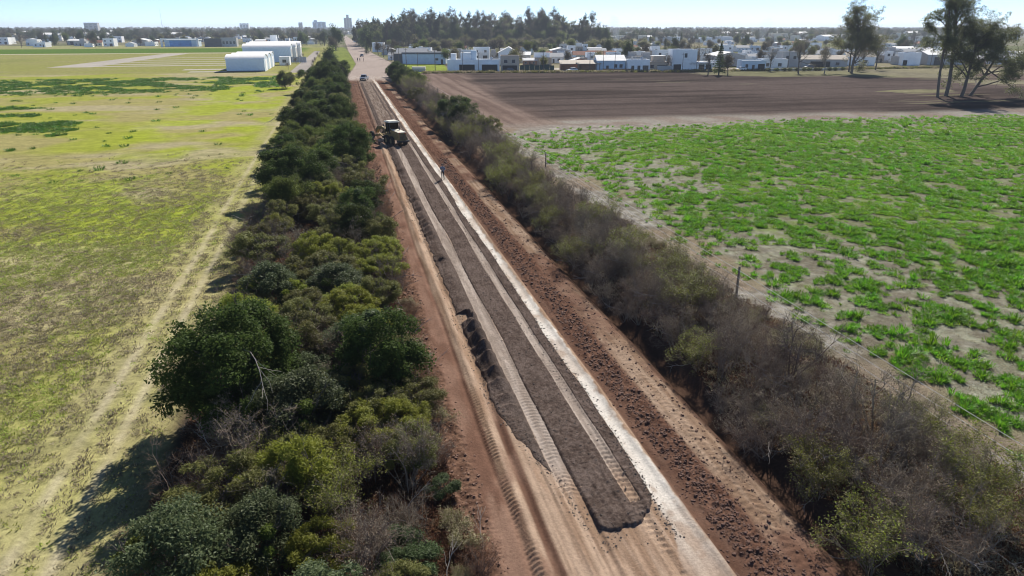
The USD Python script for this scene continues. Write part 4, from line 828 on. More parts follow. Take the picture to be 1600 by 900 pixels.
for i, (y0, lb) in enumerate(((293, 'nearest of the three white vault-roofed sheds on the airfield'), (308.5, 'middle one of the three white vault-roofed sheds'), (324, 'farthest of the three white vault-roofed sheds'))):
    K = house(lb, -42.7, y0, 0, 'shed', 'shed'); vault(K, 0, 14, 0, 14.5, 4.5, 1.6, 'sheet', 'white')
    obj('door', box(14.003, 14.06, 4, 10.5, 0, 4.2), WALLS['white'], K); obj('skirt', box(-.05, 14.05, -.08, -.01, 0, .4), WALLS['dark'], K)
K = house('large white hangar with three roof ridges behind the three sheds', -46, 374, 0, 'hangar', 'hangar')
for j in range(3):
    vault(K, 0 - .0 * j, 22.5 + 1.6 * j, j * 15, j * 15 + 14.8, 6.4 + .3 * j, 1.9, 'sheet' if j == 0 else 'white', 'white')
    obj('door', box(22.503 + 1.6 * j, 22.56 + 1.6 * j, j * 15 + 3, j * 15 + 12, 0, 6), WALLS['grey'], K)
obj('tower', box(9.5, 13, 46, 49, 0, 12), WALLS['white'], K)
K = house('small white annex between the sheds and the large hangar', -26.8, 340, 0, 'annex', 'shed'); flat(K, 0, 4.5, 0, 9, 3.4, 'white', 'white', .2); window(K, 2.2, 0, 1.2, 1.6, 1.2)
K = house('pale fenced pen in front of the large hangar', -25.5, 362, 0, 'fenced_pen', 'pen')
for q in range(7): obj('post', box(q * 1.6 - .07, q * 1.6 + .07, -.07, .07, 0, 3.0), WALLS['white'], K)
obj('panel', box(.08, 9.5, -.02, .02, .2, 2.8), WALLS['grey'], K)
K = house('wide sports hall with a blue painted wall between two white posts', -154, 700, -.05, 'sports_hall', 'hall')
obj('wall', box(3, 31, 1, 14, 0, 5.6), WALLS['pale blue'], K); obj('roof', box(2.2, 31.8, .4, 14.6, 5.6, 6.0), ROOFS['white'], K)
obj('blue_mural', box(7.2, 25.5, .93, .99, .3, 5.2), plain('mural_blue', (.10, .25, .48), .7, .35, .25), K)
for a in (0, 30.2): obj('portal_post', box(a, a + 1.6, -.4, .8, 0, 7.0), WALLS['white'], K)
obj('portal_beam', box(1.61, 30.19, -.2, .5, 6.2, 6.9), WALLS['white'], K)
K = house('dark grey long building right of the blue sports hall', -116, 690, -.05, 'long_building', 'building'); flat(K, 0, 14, 0, 10, 6.5, 'dark', 'grey'); flat(K, 14.05, 27, 1, 10, 7.2, 'grey', 'white')
for q in range(4): window(K, 16 + q * 3, 1, 2.2, 1.8, 2.4)
# front row of the town, seen across the ploughed field
K = house('long pale blue workshop wall with a dark roof edge beside the green plot', 28.4, 339, -.23, 'workshop', 'workshop')
obj('wall', box(0, 20, 0, 12, 0, 4.4), WALLS['pale blue'], K); obj('roof', box(-.3, 20.3, -.3, 12.3, 4.4, 5.2), ROOFS['dark'], K)
obj('wing', box(-4, -.02, 0, 9, 0, 4.6), WALLS['dark'], K); window(K, 16, 0, 1.6, 1.4, 1.0); door(K, 18.4, 0)
K = house('grey-roofed low building left behind the pale blue workshop', 27, 360, -.23); gable(K, 0, 15, 0, 12, 3.6, 2.6, 'grey', 'grey'); window(K, 4, 0, 1.2, 1.4, 1.2); window(K, 9, 0, 1.2, 1.4, 1.2)
K = house('low pale shelter with a curved white top at the edge of the ploughed field', 26.6, 277.5, -.23, 'shelter', 'shelter')
t = np.linspace(0, np.pi, 9); arc = [(1.3 - 1.3 * math.cos(a), 1.15 + .75 * math.sin(a)) for a in t]
obj('cover', prism(arc + [(2.6, 1.0), (0, 1.0)], 0, 5.2, 'x'), WALLS['cream'], K)
obj('frame', prism([(.1, 0), (.1, .98), (2.5, .98), (2.5, 0)], .1, 5.1, 'x'), WALLS['grey'], K)
K = house('white garage building with two wide dark openings in front of the field', 40.2, 276, -.23, 'garage', 'garage')
flat(K, 0, 20.2, 0, 9, 3.9, 'white', 'white', .5)
for a, b in ((4.6, 10.6), (13.4, 19.4)): obj('opening', box(a, b, -.03, -.004, .05, 2.6), mDarkOpen, K); obj('canopy', box(a - .3, b + .3, -.6, -.01, 2.62, 2.8), WALLS['white'], K)
obj('upper_room', box(1.2, 3.2, 3, 6, 3.97, 6.6), WALLS['white'], K); obj('upper_room', box(5, 9, 3, 7, 3.97, 6.9), WALLS['white'], K); obj('upper_room', box(9.05, 11.2, 3.2, 6, 3.97, 7.6), WALLS['pale blue'], K); tank(K, 17, 5, 3.97)
K = house('grey-brown two-storey block at the right end of the white garages', 60.2, 271, -.23, 'grey_block', 'building'); flat(K, 0, 7.2, 0, 8, 5.6, 'tan', 'tan', .3); window(K, 2, 0, 3.2, 1.3, 1.2); window(K, 5, 0, 3.2, 1.3, 1.2); obj('opening', box(.8, 6.4, -.03, -.004, .05, 2.3), mDarkOpen, K)
K = house('white gabled house front with one small window above the grey-brown block', 70.5, 322, -.23); gable(K, 0, 9.5, 0, 12, 5.2, 2.4, 'white', 'white', 'y'); window(K, 5.2, 0, 3.6, 1.5, 1.2); door(K, 2, 0)
K = house('dark green sheet-covered fence left of the bright yard', 67.6, 269.5, -.23, 'sheet_fence', 'fence')
for q in range(7): obj('panel', box(q * 1.9, q * 1.9 + 1.84, -.02 * (q % 2) - .03, .02, 0, 2.3 + .2 * (q % 3)), WALLS['green'], K)
for nm, x, y, w, d, h, lb in (('canopy', 84.5, 271, 8, 6, 3.4, 'brown open canopy with pale sloping top, left one behind the white car'), ('canopy', 90.2, 266, 8.5, 6, 3.6, 'brown open canopy with pale sloping top, right one beside the pale blue house')):
    K = house(lb, x, y, -.23, nm, 'canopy')
    for a in (.15, w - .15):
        for b in (.15, d - .15): obj('post', box(a - .1, a + .1, b - .1, b + .1, 0, h - .7 + .35), mPole, K)
    obj('roof', prism([(-.4, h - .9), (-.4, h - .75), (d + .4, h + .35), (d + .4, h + .2)], -.3, w + .3, 'x'), ROOFS['tan'], K); obj('back_wall', box(0, w, d - .1, d, 0, h - .6), WALLS['brick'], K); obj('side_wall', box(0, .1, .3, d - .3, 0, h - .9), WALLS['brick'], K)
K = house('house with a broad white roof and pale blue wall right of the canopies', 97.6, 265, -.23); gable(K, 0, 11, 0, 13, 3.9, 1.8, 'pale blue', 'white'); window(K, 7.2, 0, 1.3, 1.2, 1.3); window(K, 9.3, 0, 1.3, 1.2, 1.3); door(K, 4, 0); obj('low_wall', box(2, 14, -3, -2.85, 0, 1.1), WALLS['brick'], K)
K = house('white flat house with three dark doors between the pale blue house and the palm', 108, 259.5, -.23); flat(K, 0, 8.6, 0, 9, 3.9, 'white', 'white', .5); door(K, 2, 0, 1.1, 2.2); door(K, 4.4, 0, 1.1, 2.2); door(K, 7, 0, 2.2, 2.3); tank(K, 6, 4, 3.97); obj('chimney', box(2, 2.6, 4, 4.6, 3.97, 5.4), WALLS['grey'], K)
K = house('tan house with stepped white roofs behind the bare palm-like tree', 117.2, 262, -.23); flat(K, 0, 8.6, 0, 9, 3.2, 'tan', 'white', .2); obj('upper_room', box(3, 8, 4, 8.5, 3.3, 5.4), WALLS['tan'], K); obj('upper_roof', box(2.8, 8.2, 3.8, 8.7, 5.4, 5.6), ROOFS['white'], K); window(K, 2, 0, 1.1, 1.4, 1.2); obj('opening', box(4, 8, -.03, -.004, .05, 2.2), mDarkOpen, K)
K = house('tall white two-storey house with one small upper window at the field edge', 126.8, 259.8, -.23); flat(K, 0, 9.6, 0, 9, 7.6, 'white', 'white', .4); window(K, 5.2, 0, 5.0, 1.0, 1.6); obj('opening', box(.6, 3.6, -.03, -.004, .05, 2.5), mDarkOpen, K); obj('front_wall', box(-6, 0, -1, -.8, 0, 2.0), WALLS['grey'], K)
K = house('low white garage with a blue frame beside the tall two-storey house', 136.2, 257, -.23, 'garage', 'garage'); flat(K, 0, 6, 0, 8, 3.3, 'white', 'white', .2); obj('blue_beam', box(-.2, 6.2, -1.8, -.05, 3.0, 3.28), plain('blue_frame', (.10, .17, .30), .6), K); obj('opening', box(.6, 2.8, -.03, -.004, .05, 2.5), mDarkOpen, K); obj('opening', box(3.4, 5.6, -.03, -.004, .05, 2.5), mDarkOpen, K)
K = house('pale blue flat house behind the group of dark trees', 155, 256, -.3); flat(K, 0, 9.5, 0, 8, 3.6, 'pale blue', 'white', .3); window(K, 2, 0, 1.1, 1.0, 1.3); door(K, 4.6, 0); obj('opening', box(6.4, 9, -.03, -.004, .05, 2.5), mDarkOpen, K)
K = house('white house behind the three bare street trees', 168, 262, -.3); flat(K, 0, 10, 0, 8, 3.6, 'white', 'white', .4); window(K, 2, 0, 1.1, 1.4, 1.3); window(K, 7, 0, 1.1, 1.4, 1.3); tank(K, 5, 4, 3.67)
K = house('grey block house with a flat white roof left of the tall leafy tree', 181, 268, -.3); flat(K, 0, 7.5, 0, 9, 6.2, 'grey', 'white', .3); window(K, 2, 0, 3.6, 1.2, 1.3); window(K, 5, 0, 3.6, 1.2, 1.3)
K = house('long grey house with a dark garage band behind the tall leafy tree', 190, 268, -.35); gable(K, 0, 19, 0, 10, 3.4, 1.5, 'grey', 'tan'); obj('opening', box(4, 12, -.03, -.004, .05, 2.6), mDarkOpen, K); window(K, 15, 0, 1.1, 1.5, 1.2)
K = house('white cube house right of the bare trees at the field corner', 246, 274, -.45); flat(K, 0, 7.5, 0, 8, 5.2, 'white', 'white', .3); obj('opening', box(.5, 2.2, -.03, -.004, .05, 2.3), mDarkOpen, K)
K = house('white house with a tan roof behind the bare trees right of the tall tree', 222, 280, -.4); gable(K, 0, 12, 0, 10, 3.8, 1.8, 'white', 'tan'); window(K, 3, 0, 1.1, 1.4, 1.2); window(K, 8, 0, 1.1, 1.4, 1.2)
K = house('long low pale wall along the street below the bare trees', 163, 250, -.04, 'garden_wall', 'wall'); obj('wall', box(0, 33, 0, .25, 0, .8), WALLS['cream'], K); obj('coping', box(-.1, 33.1, -.06, .31, .8, .9), WALLS['white'], K)

# town houses of ten kinds
HK = []
def hk(nm, desc, f):
    K = kind(nm); f(K); HK.append((K, desc))
def w3(K, xs_, z=1.1): [window(K, x, 0, z, 1.3, 1.2) for x in xs_]
hk('house_a', 'white flat-roofed house', lambda K: (flat(K, -5, 5, 0, 9, 3.5, 'white', 'white'), w3(K, (-3, 1)), door(K, 3.4, 0), tank(K, 2, 5, 3.57)))
hk('house_b', 'two-storey white house', lambda K: (flat(K, -4.5, 4.5, 0, 8, 6.3, 'white', 'white'), w3(K, (-2.6, 2.2), 4.0), w3(K, (-2.6,)), door(K, 2, 0, 2.4, 2.4)))
hk('house_c', 'white house with grey gable roof', lambda K: (gable(K, -5.5, 5.5, 0, 10, 3.2, 1.8, 'white', 'grey'), w3(K, (-3, 2.8)), door(K, 0, 0)))
hk('house_d', 'cream house with red tiled roof', lambda K: (gable(K, -5, 5, 0, 9, 3.2, 2.2, 'cream', 'red'), w3(K, (-3, 2.8)), door(K, 0, 0)))
hk('house_e', 'grey flat-roofed house', lambda K: (flat(K, -5, 5, 0, 9, 3.6, 'grey', 'tan'), w3(K, (-3, 3)), door(K, 0, 0), obj('upper_room', box(-1, 3, 4, 8, 3.67, 6.2), WALLS['grey'], K)))
hk('house_f', 'pale blue flat-roofed house', lambda K: (flat(K, -4.5, 4.5, 0, 8, 3.5, 'pale blue', 'white'), w3(K, (-2.5,)), door(K, 2, 0, 2.2, 2.3), tank(K, -2, 4, 3.57)))
hk('house_g', 'brick house with white metal roof', lambda K: (gable(K, -5, 5, 0, 9, 3.3, 1.4, 'brick', 'white'), w3(K, (-3, 2.8)), door(K, 0, 0)))
hk('house_h', 'tan house with stepped white roof', lambda K: (flat(K, -6, 1, 0, 9, 3.4, 'tan', 'white'), flat(K, 1.02, 6, .5, 9, 5.8, 'white', 'white', .3), w3(K, (-3,)), door(K, -.6, 0), [window(K, 3.6, .5, 3.4, 1.4, 1.3)]))
hk('house_i', 'long white-roofed workshop', lambda K: (gable(K, -9, 9, 0, 14, 4.6, 1.6, 'grey', 'white'), door(K, -4, 0, 3.4, 3.6), w3(K, (3, 6), 2.2)))
hk('house_j', 'white house with tan flat roof', lambda K: (flat(K, -5, 5, 0, 9, 3.3, 'white', 'tan', .25), w3(K, (-3, .4)), door(K, 3, 0)))
rng = R(900)
FRONT = [(-5, 20, 255, 2000)]
hs = []
def clear(x, y, r): return all((x - a) ** 2 + (y - b) ** 2 > (r + c) ** 2 for a, b, c in hs)
for row, y0 in enumerate(np.concatenate([np.arange(294, 560, 19.0), np.arange(575, 800, 38.0)])):
    xlo, xhi = 24 + .012 * y0, y0 * 1.10
    x = xlo + rng.uniform(0, 8)
    while x < xhi:
        y = y0 - .22 * (x - 100) * (x < 400) + rng.uniform(-4, 4)
        front = y < 262 + (345 - 262) * (x < 52) + 22 * (x > 50) * (x < 250) + (20 if 180 < x < 240 else 0) + (75 if 64 < x < 82 else 0)
        wood = 600 < y < 790 and x < 250
        if y > 262 and not front and not wood and rng.random() < (.80 if y < 400 else .34):
            k = rng.choice(10, p=[.2, .12, .1, .06, .11, .07, .07, .13, .05, .09]); K, d = HK[k]
            zn = 'behind the first row beyond the ploughed field' if y < 320 else 'in mid town beyond the ploughed field' if y < 420 else 'in the far town right of the road'
            place(K, 'house', f'{d} {zn}', 'house', (x, y, 0), -.23 + rng.choice([0, 0, 0, math.pi / 2]) + rng.normal() * .03, rng.uniform(.62, .95), f'{d}s {zn}'); hs.append((x, y, 6))
        x += rng.uniform(9.5, 17) * (1 + (y0 - 296) / 700)
for _ in range(92):
    y = rng.uniform(700, 1080); x = rng.uniform(-.44 * y, -.012 * y - 12)
    if not clear(x, y, 9): continue
    if (-165 < x < -80) and y < 725: continue
    k = rng.choice(10, p=[.2, .12, .1, .06, .11, .07, .07, .1, .08, .09]); K, d = HK[k]
    place(K, 'house', f'{d} in the far town left of the road', 'house', (x, y, 0), rng.choice([0, 0, math.pi / 2]) + rng.normal() * .1, rng.uniform(.7, 1.05), f'{d}s in the far town left of the road'); hs.append((x, y, 6))

# ------------------------------------------------------------------ trees
def tree_kind(name, seed, H, spec, lm, bark, nleaf, L, W, clump=.9, flat_=.75):
    """spec: (trunk part, limb count, t0, limb length/H, spread, up, sub count, trunk radius, lean)"""
    th, nl, t0, ll, sp, up, sub, r, lean = spec
    rng = R(seed); K = kind(name)
    S0, p0, d0 = grow(rng, [[0, 0, -.2]], [[lean, 0, 1]], H * th, r, r * .35, 7, .06, .05)
    p, d, t = children(rng, p0, d0, nl, t0, 1, sp); d = unit(d + np.array([0, 0, up]))
    S1, p1, d1 = grow(rng, p, d, H * ll * (1.15 - .6 * t) * rng.uniform(.7, 1.2, len(p)), r * .42, r * .12, 5, .17, up * .25)
    q, e, t2 = children(rng, p1, d1, sub, .35, 1, .6)
    S2, p2, d2 = grow(rng, q, e, H * ll * .42 * rng.uniform(.6, 1.1, len(q)), r * .14, r * .04, 3, .2, .05)
    obj('trunk', tubes(*S0, 9), bark, K, True); obj('limbs', tubes(*[np.concatenate(z) for z in zip(S1, S2)], 4), bark, K)
    if nleaf:
        cl = np.concatenate([p2[:, -1], p2[:, 1], p1[:, -1], p0[:, -1]]); k = rng.random(len(cl)) < .92; cl = cl[k]
        rad = clump * rng.uniform(.5, 1.3, len(cl))
        cl = [(a, b, c, q_, flat_) for (a, b, c), q_ in zip(cl, rad)]
        obj('crown', crown(rng, cl, nleaf, L, W, .4, .25, .2), lm, K)
    return K
T = {}
T['euc_slim'] = tree_kind('euc_slim', 21, 25, (.84, 11, .30, .30, 1.0, .25, 6, .34, -.10), mLeafEuc, mBark, 12000, .42, .16, 1.05)
T['euc_tall'] = tree_kind('euc_tall', 22, 29, (.82, 15, .28, .32, 1.0, .28, 6, .46, .02), mLeafEuc, mBark, 15000, .42, .16, 1.1)
T['euc_bushy'] = tree_kind('euc_bushy', 23, 21, (.66, 18, .20, .46, 1.1, .12, 7, .42, .16), mLeafEuc, mBark, 22000, .40, .17, 1.25)
T['euc_leaning'] = tree_kind('euc_leaning', 24, 17, (.72, 14, .16, .54, 1.0, .05, 6, .38, .42), mLeafEuc, mBark, 20000, .40, .17, 1.2)
T['leafy_big'] = tree_kind('leafy_big', 25, 26, (.74, 26, .16, .40, 1.1, .14, 7, .5, 0), mLeafOlive, mBark, 26000, .46, .22, 1.5)
for i, (H, n, lm) in enumerate(((30, 2600, mLeafFar), (27, 3400, mLeafEuc), (33, 1800, mLeafBrown), (24, 4600, mLeafFar), (31, 1500, mLeafBrown))):
    T[f'forest_{i}'] = tree_kind(f'forest_tree_{"abcde"[i]}', 30 + i, H, (.88, 24, .10, .26, 1.0, .28, 5, .35, 0), lm, mBark, int(n * 1.7), 1.0, .42, 1.35)
T['bare'] = tree_kind('bare_tree', 40, 11, (.55, 9, .35, .45, .7, .35, 9, .24, .03), mLeafBrown, mBark, 1500, .26, .09, .8)
T['bare_b'] = tree_kind('bare_tree_b', 41, 9, (.5, 8, .4, .5, .8, .3, 9, .2, -.03), mLeafBrown, mBarkPale, 2200, .26, .09, .8)
T['round'] = tree_kind('round_tree', 42, 8, (.6, 12, .3, .42, .8, .25, 6, .22, 0), mLeafMid, mBark, 3400, .42, .2, 1.1)
T['olive'] = tree_kind('olive_tree', 43, 7.5, (.55, 12, .3, .45, .85, .2, 6, .2, 0), mLeafOlive, mBark, 3200, .42, .2, 1.1)
T['brownround'] = tree_kind('brown_round_tree', 44, 8, (.6, 12, .3, .42, .8, .25, 6, .2, 0), mLeafBrown, mBark, 2600, .42, .18, 1.1)
T['darktree'] = tree_kind('dark_round_tree', 45, 9, (.6, 14, .15, .42, .8, .25, 7, .25, 0), mLeafDark, mBark, 6000, .42, .22, 1.2)
# conifers: tiers of drooping boughs
def conifer(name, seed, H, r, lm, n):
    rng = R(seed); K = kind(name); S0, p0, d0 = grow(rng, [[0, 0, -.1]], [[0, 0, 1]], H, .22, .03, 5, .015, 0); obj('trunk', tubes(*S0, 8), mBark, K, True)
    z = H * (.12 + .88 * rng.random(n) ** 1.25); z = np.round(z / (H / 16)) * (H / 16) + rng.normal(size=n) * .12; a = rng.uniform(0, 6.28, n); q = r * (1.02 - z / H) * rng.random(n) ** .55 * (1 + .25 * np.sin(a * 5 + z * 2))
    c = np.stack([np.cos(a) * q, np.sin(a) * q, np.maximum(z - .18 * q, .05)], 1); d = np.stack([np.cos(a), np.sin(a), -.25 + 0 * a], 1) + rng.normal(size=(n, 3)) * .4
    obj('crown', leaves(rng, c, d, .42, .13), lm, K); return K
T['conifer'] = conifer('conifer', 46, 9, 2.3, mLeafDark, 3600)
def tr(k, name, label, x, y, sc, rz=None, group=None): return place(T[k], name, label, 'tree', (x, y, 0), rng.uniform(0, 6.28) if rz is None else rz, sc, group)
tr('euc_slim', 'eucalyptus_tree', 'slim eucalyptus leaning left, leftmost of the four at the field corner', 141.9, 144.3, 1.0, .55)
tr('euc_tall', 'eucalyptus_tree', 'tallest eucalyptus with grey trunk at the field corner', 146.6, 146.6, 1.0, .2)
tr('euc_bushy', 'eucalyptus_tree', 'bushy eucalyptus, third from the left at the field corner', 149.2, 144.6, 1.0, -.3)
tr('euc_leaning', 'eucalyptus_tree', 'eucalyptus leaning far right with low boughs at the field corner', 152.4, 145.3, 1.05, -.25)
tr('leafy_big', 'tall_leafy_tree', 'tall leafy yellow-green tree at the far edge of the ploughed field', 187, 232.2, 1.0)
tr('euc_slim', 'tall_thin_tree', 'thin tree rising behind the tall leafy tree', 192, 240, .95)
for x, y, s, k, lb in ((163.9, 250.2, .95, 'bare', 'bare street tree, first left of the low pale wall'), (167.5, 236.9, 1.25, 'bare', 'bare street tree with a double trunk before the low pale wall'), (174.0, 230.6, 1.15, 'bare_b', 'bare street tree left of the tall leafy tree'),
    (210.8, 248, 1.25, 'bare', 'bare forked tree right of the tall leafy tree'), (206.5, 250, 1.1, 'bare_b', 'thin bare tree beside the forked one'), (138.5, 260.7, 1.2, 'bare', 'bare tree at the blue-framed garage'), (128.9, 234.6, 1.0, 'bare', 'dark bare tree, left of the clump in the ploughed field'), (135.9, 233.0, 1.05, 'brownround', 'brown spreading tree, right of the clump in the ploughed field'),
    (124.4, 259.7, .85, 'bare_b', 'thin palm-like bare tree before the tan house'), (78, 270.8, .9, 'olive', 'round grey-olive tree beside the bright yard'), (103, 280, 1.1, 'olive', 'yellow-olive tree behind the broad white roof'), (70, 292, 1.2, 'olive', 'olive tree right of the white gabled house'), (74, 300, 1.2, 'brownround', 'brownish tree behind the white gabled house')):
    tr(k, 'street_tree', lb, x, y, s)
tr('conifer', 'conifer', 'dark conifer in the clump of trees at the ploughed field', 131.6, 231.8, 1.25)
place(kinds['dark_shrub_b'], 'round_bush', 'single round bush on the grass left of the hedge', 'bush', (-15.4, 209, 0), .4, (1.35, 1.35, 1.5))
tr('darktree', 'round_dark_tree', 'round dark tree at the far end of the left hedge', -4.2, 324, (1.35, 1.35, 1.0))
tr('darktree', 'tall_dark_tree', 'tall dark tree left of the far road before the town', -2.5, 560, 2.1)
tr('brownround', 'brown_tree', 'brownish bare tree in front of the tall dark roadside tree', -4.5, 500, 1.5)
tr('conifer', 'conifer', 'small dark conifer standing on the far road edge', 17.0, 470, .85)
for i, (x, y, s, k) in enumerate(((23.6, 460, 1.1, 'brownround'), (24.8, 425, .95, 'bare'), (25.8, 400, 1.0, 'bare'), (27, 380, .9, 'bare_b'), (22.4, 540, 1.5, 'darktree'), (21.5, 600, 2.0, 'darktree'))):
    tr(k, 'roadside_tree', f'{["brown round", "bare purple-grey", "bare dark", "thin bare", "dense dark", "tall dense dark"][i]} tree on the right edge of the far road', x, y, s)
for i in range(9):
    x, y = (-19.8 if i % 2 else -11.4) + rng.normal() * .4, 292 + i * 17 + rng.normal() * 3
    tr('bare_b', 'sapling', f'{ORD[i]} thin sapling counted along the grey lane', x, y, .38)
# the tall wood beyond the houses
FT = []
while len(FT) < 170:
    x = rng.uniform(14, 250); y = 640 + .25 * (120 - x) * .3 + rng.uniform(0, 110)
    px = 800 + FPX * (x * RT[0] + y * RT[1]) / (x * FW[0] + y * FW[1])
    if all((x - a) ** 2 + (y - b) ** 2 > 24 for a, b, *_ in FT): FT.append((x, y))
for x, y in sorted(FT):
    u = x / 250; hgt = np.interp(u, [.05, .12, .25, .5, .62, .75, .85, .93, 1.0], [.66, .80, .98, 1.0, .95, 1.05, 1.0, .82, .5]) * rng.uniform(.74, 1.0)
    k = rng.choice(5, p=[.27, .25, .2, .16, .12]); zz = 'left third' if u < .36 else 'middle' if u < .7 else 'right third'
    d = ['dark grey-green', 'leafy eucalyptus-like', 'slim dark', 'dense broad', 'thin brownish'][k]
    place(T[f'forest_{k}'], 'wood_tree', f'{d} tall tree in the {zz} of the wood behind the houses', 'tree', (x, y, 0), rng.uniform(0, 6.28), (hgt * rng.uniform(.9, 1.15), hgt * rng.uniform(.9, 1.15), hgt), f'{d} tall trees in the {zz} of the wood')
for q in range(90):
    x = rng.uniform(16, 246); y = rng.uniform(632, 700) + .1 * (120 - x); zz = 'left third' if x < 90 else 'middle' if x < 175 else 'right third'
    k = rng.choice(['darktree', 'round'], p=[.7, .3]); d = {'darktree': 'dense dark', 'round': 'mid green round'}[k]
    tr(k, 'understory_tree', f'{d} lower tree in the {zz} of the wood behind the houses', x, y, (1.8, 1.8, rng.uniform(1.4, 2.3)), None, f'{d} lower trees in the {zz} of the wood')
# garden trees among the houses
n = 0
for _ in range(2600):
    if n >= 300: break
    y = rng.uniform(285, 700) if rng.random() < .68 else rng.uniform(690, 1050)
    left = y > 690 and rng.random() < .8
    x = rng.uniform(-.44 * y, -12) if left else rng.uniform(26 + .012 * y, 1.08 * y)
    if y - (-.22 * (x - 100) * (x < 400)) * 0 < 290 or not clear(x, y, 1.5): continue
    if not left and 600 < y < 770 and x < 250: continue
    if left and -165 < x < -80 and y < 705: continue
    if x > 0 and y < 330 - .2 * x: continue
    k = rng.choice(['brownround', 'olive', 'round', 'darktree', 'bare', 'conifer'], p=[.26, .24, .18, .12, .14, .06]); hs.append((x, y, 2.5)); n += 1
    d = {'brownround': 'brownish winter tree', 'olive': 'olive green tree', 'round': 'mid green round tree', 'darktree': 'dark round tree', 'bare': 'bare tree', 'conifer': 'dark conifer'}[k]
    zn = 'among the far houses left of the road' if left else 'among the houses behind the ploughed field' if y < 420 else 'among the far houses right of the road'
    tr(k, 'garden_tree', f'{d} {zn}', x, y, rng.uniform(.75, 1.35) * (1.25 if left else 1), None, f'{d}s {zn}')
for q in range(34):
    x = rng.uniform(58, 210); y = rng.uniform(455, 590)
    k = rng.choice(['olive', 'brownround'], p=[.55, .45]); d = {'olive': 'broad grey-olive tree', 'brownround': 'broad brownish tree'}[k]
    tr(k, 'broad_tree', f'{d} in the low band before the wood', x, y, (1.8, 1.8, 1.25), None, f'{d}s in the low band before the wood')
for i, (x, y) in enumerate(((235, 640), (95, 560), (120, 545), (60, 600), (150, 570))):
    tr('olive', 'olive_tree', ['olive tree right of the wood', 'broad olive tree below the middle of the wood', 'second broad olive tree below the wood', 'yellow-olive tree below the left of the wood', 'olive tree below the right of the wood'][i], x, y, 1.7)

# low plants along the far edge of the ploughed field
x = rng.uniform(30, 330, 2600); y = 267.5 - .17 * (x - 40) * (x > 40) * (x < 130) - 13 * (x >= 130) * 1.0 + rng.normal(size=2600) * 1.1
k = (rng.random(2600) < .75); x, y = x[k], y[k]; n = len(x)
scatter('edge_weeds', [tuft(rng, 40, .7, .07, .9, .5), tuft(rng, 40, .7, .07, .9, .5)], [mStraw, mLeafOlive], np.stack([x, y, 0 * x - .05], 1), rng.uniform(0, 6.28, n), rng.uniform(.6, 1.7, n), rng.integers(0, 2, n), 'dry weeds along the far edge of the ploughed field', 'weeds')
for i in range(12):
    x, y = 163 + i * 2.9 + rng.normal() * .5, 248.6 - .08 * i + rng.normal() * .4
    place(kinds['dark_shrub_b'], 'low_bush', f'{ORD[i]} dark low bush from the left along the low pale wall', 'bush', (x, y, -.1), rng.uniform(0, 6.28), (.6, .5, .42))
# utility poles
Kp_ = kind('utility_pole_kind'); obj('pole', cyl((0, 0, -.3), (0, 0, 8.2), .14, 8, .09), mPole, Kp_); obj('cross_arm', box(-.8, .8, -.05, .05, 7.5, 7.62), mPole, Kp_)
for q in (-.7, 0, .7): obj('insulator', cyl((q, 0, 7.62), (q, 0, 7.8), .05, 6), WALLS['white'], Kp_)
PL = [(26.6, 300), (29.6, 283.5), (36.2, 281.8), (45.6, 272.6), (51.8, 272.0), (76.2, 266.8), (93.6, 262.4), (98.6, 261.2), (103.0, 260.2), (128.6, 254.4), (180, 262), (197, 262), (256, 268), (26.0, 330), (25.6, 372)]
for i, (x, y) in enumerate(PL):
    place(Kp_, 'utility_pole', ['thin pole at the dark wing of the blue workshop', 'thin pole right of the low shelter', 'pole before the right end of the blue workshop', 'pole before the left of the white garages', 'pole between the two openings of the white garages', 'pole left of the round olive tree', 'pole before the right canopy', 'pole at the broad white roof', 'pole between the pale blue and white houses', 'pole at the tall two-storey house', 'pole behind the bare street trees', 'pole before the long grey house', 'pole right of the white cube house', 'pole nearest on the right edge of the far road', 'pole farther on the right edge of the far road'][i], 'pole', (x, y, 0), rng.uniform(-.4, .4), rng.uniform(.85, 1.0))
# far town and skyline
rng = R(321)
def lowtree(s):
    r = R(s); cl = clumps_in(r, 3.6, 9, 2.2, 9, 1.3, 2.3, .8); return cat_m(crown(r, cl, 420, 1.1, .7, .4, .4, .3), tubes([[0, 0, -.3]], [[0, 0, 4]], [.3], [.2], 5))
n = 5200; y = 820 * (5200 / 820) ** (rng.random(n) ** .9); x = y * rng.uniform(-.48, 1.12, n)
k = ~((np.abs(x - .009 * y) < 14) & (y < 1500)) & ~((x < 0) & (y < 1000)); x, y = x[k], y[k]; n = len(x)
scatter('distant_trees', [lowtree(1), lowtree(2), lowtree(3)], [mLeafFar, mLeafFar, mLeafBrown], np.stack([x, y, 0 * x], 1), rng.uniform(0, 6.28, n), np.stack([rng.uniform(.9, 1.6, n) * (1 + y / 9000)] * 2 + [rng.uniform(.7, 1.5, n) * (1 + y / 7000)], 1), rng.choice(3, n, p=[.4, .35, .25]), 'hazy trees of the far town merging into the skyline', 'trees')
n = 1500; y = 800 * (3600 / 800) ** rng.random(n); x = y * rng.uniform(-.48, 1.12, n); k = ~((np.abs(x - .009 * y) < 18) & (y < 1500)) & ~((x < 0) & (y < 1050)) & ~((x > 0) & (x < 250) & (y < 850)); x, y = x[k], y[k]; n = len(x)
bx = [box(-5, 5, -4, 4, -.2, 4), box(-4, 4, -4, 4, -.2, 6.5), cat_m(box(-8, 8, -6, 6, -.2, 5), prism([(-6.2, 5), (0, 6.6), (6.2, 5)], -8.2, 8.2, 'x'))]
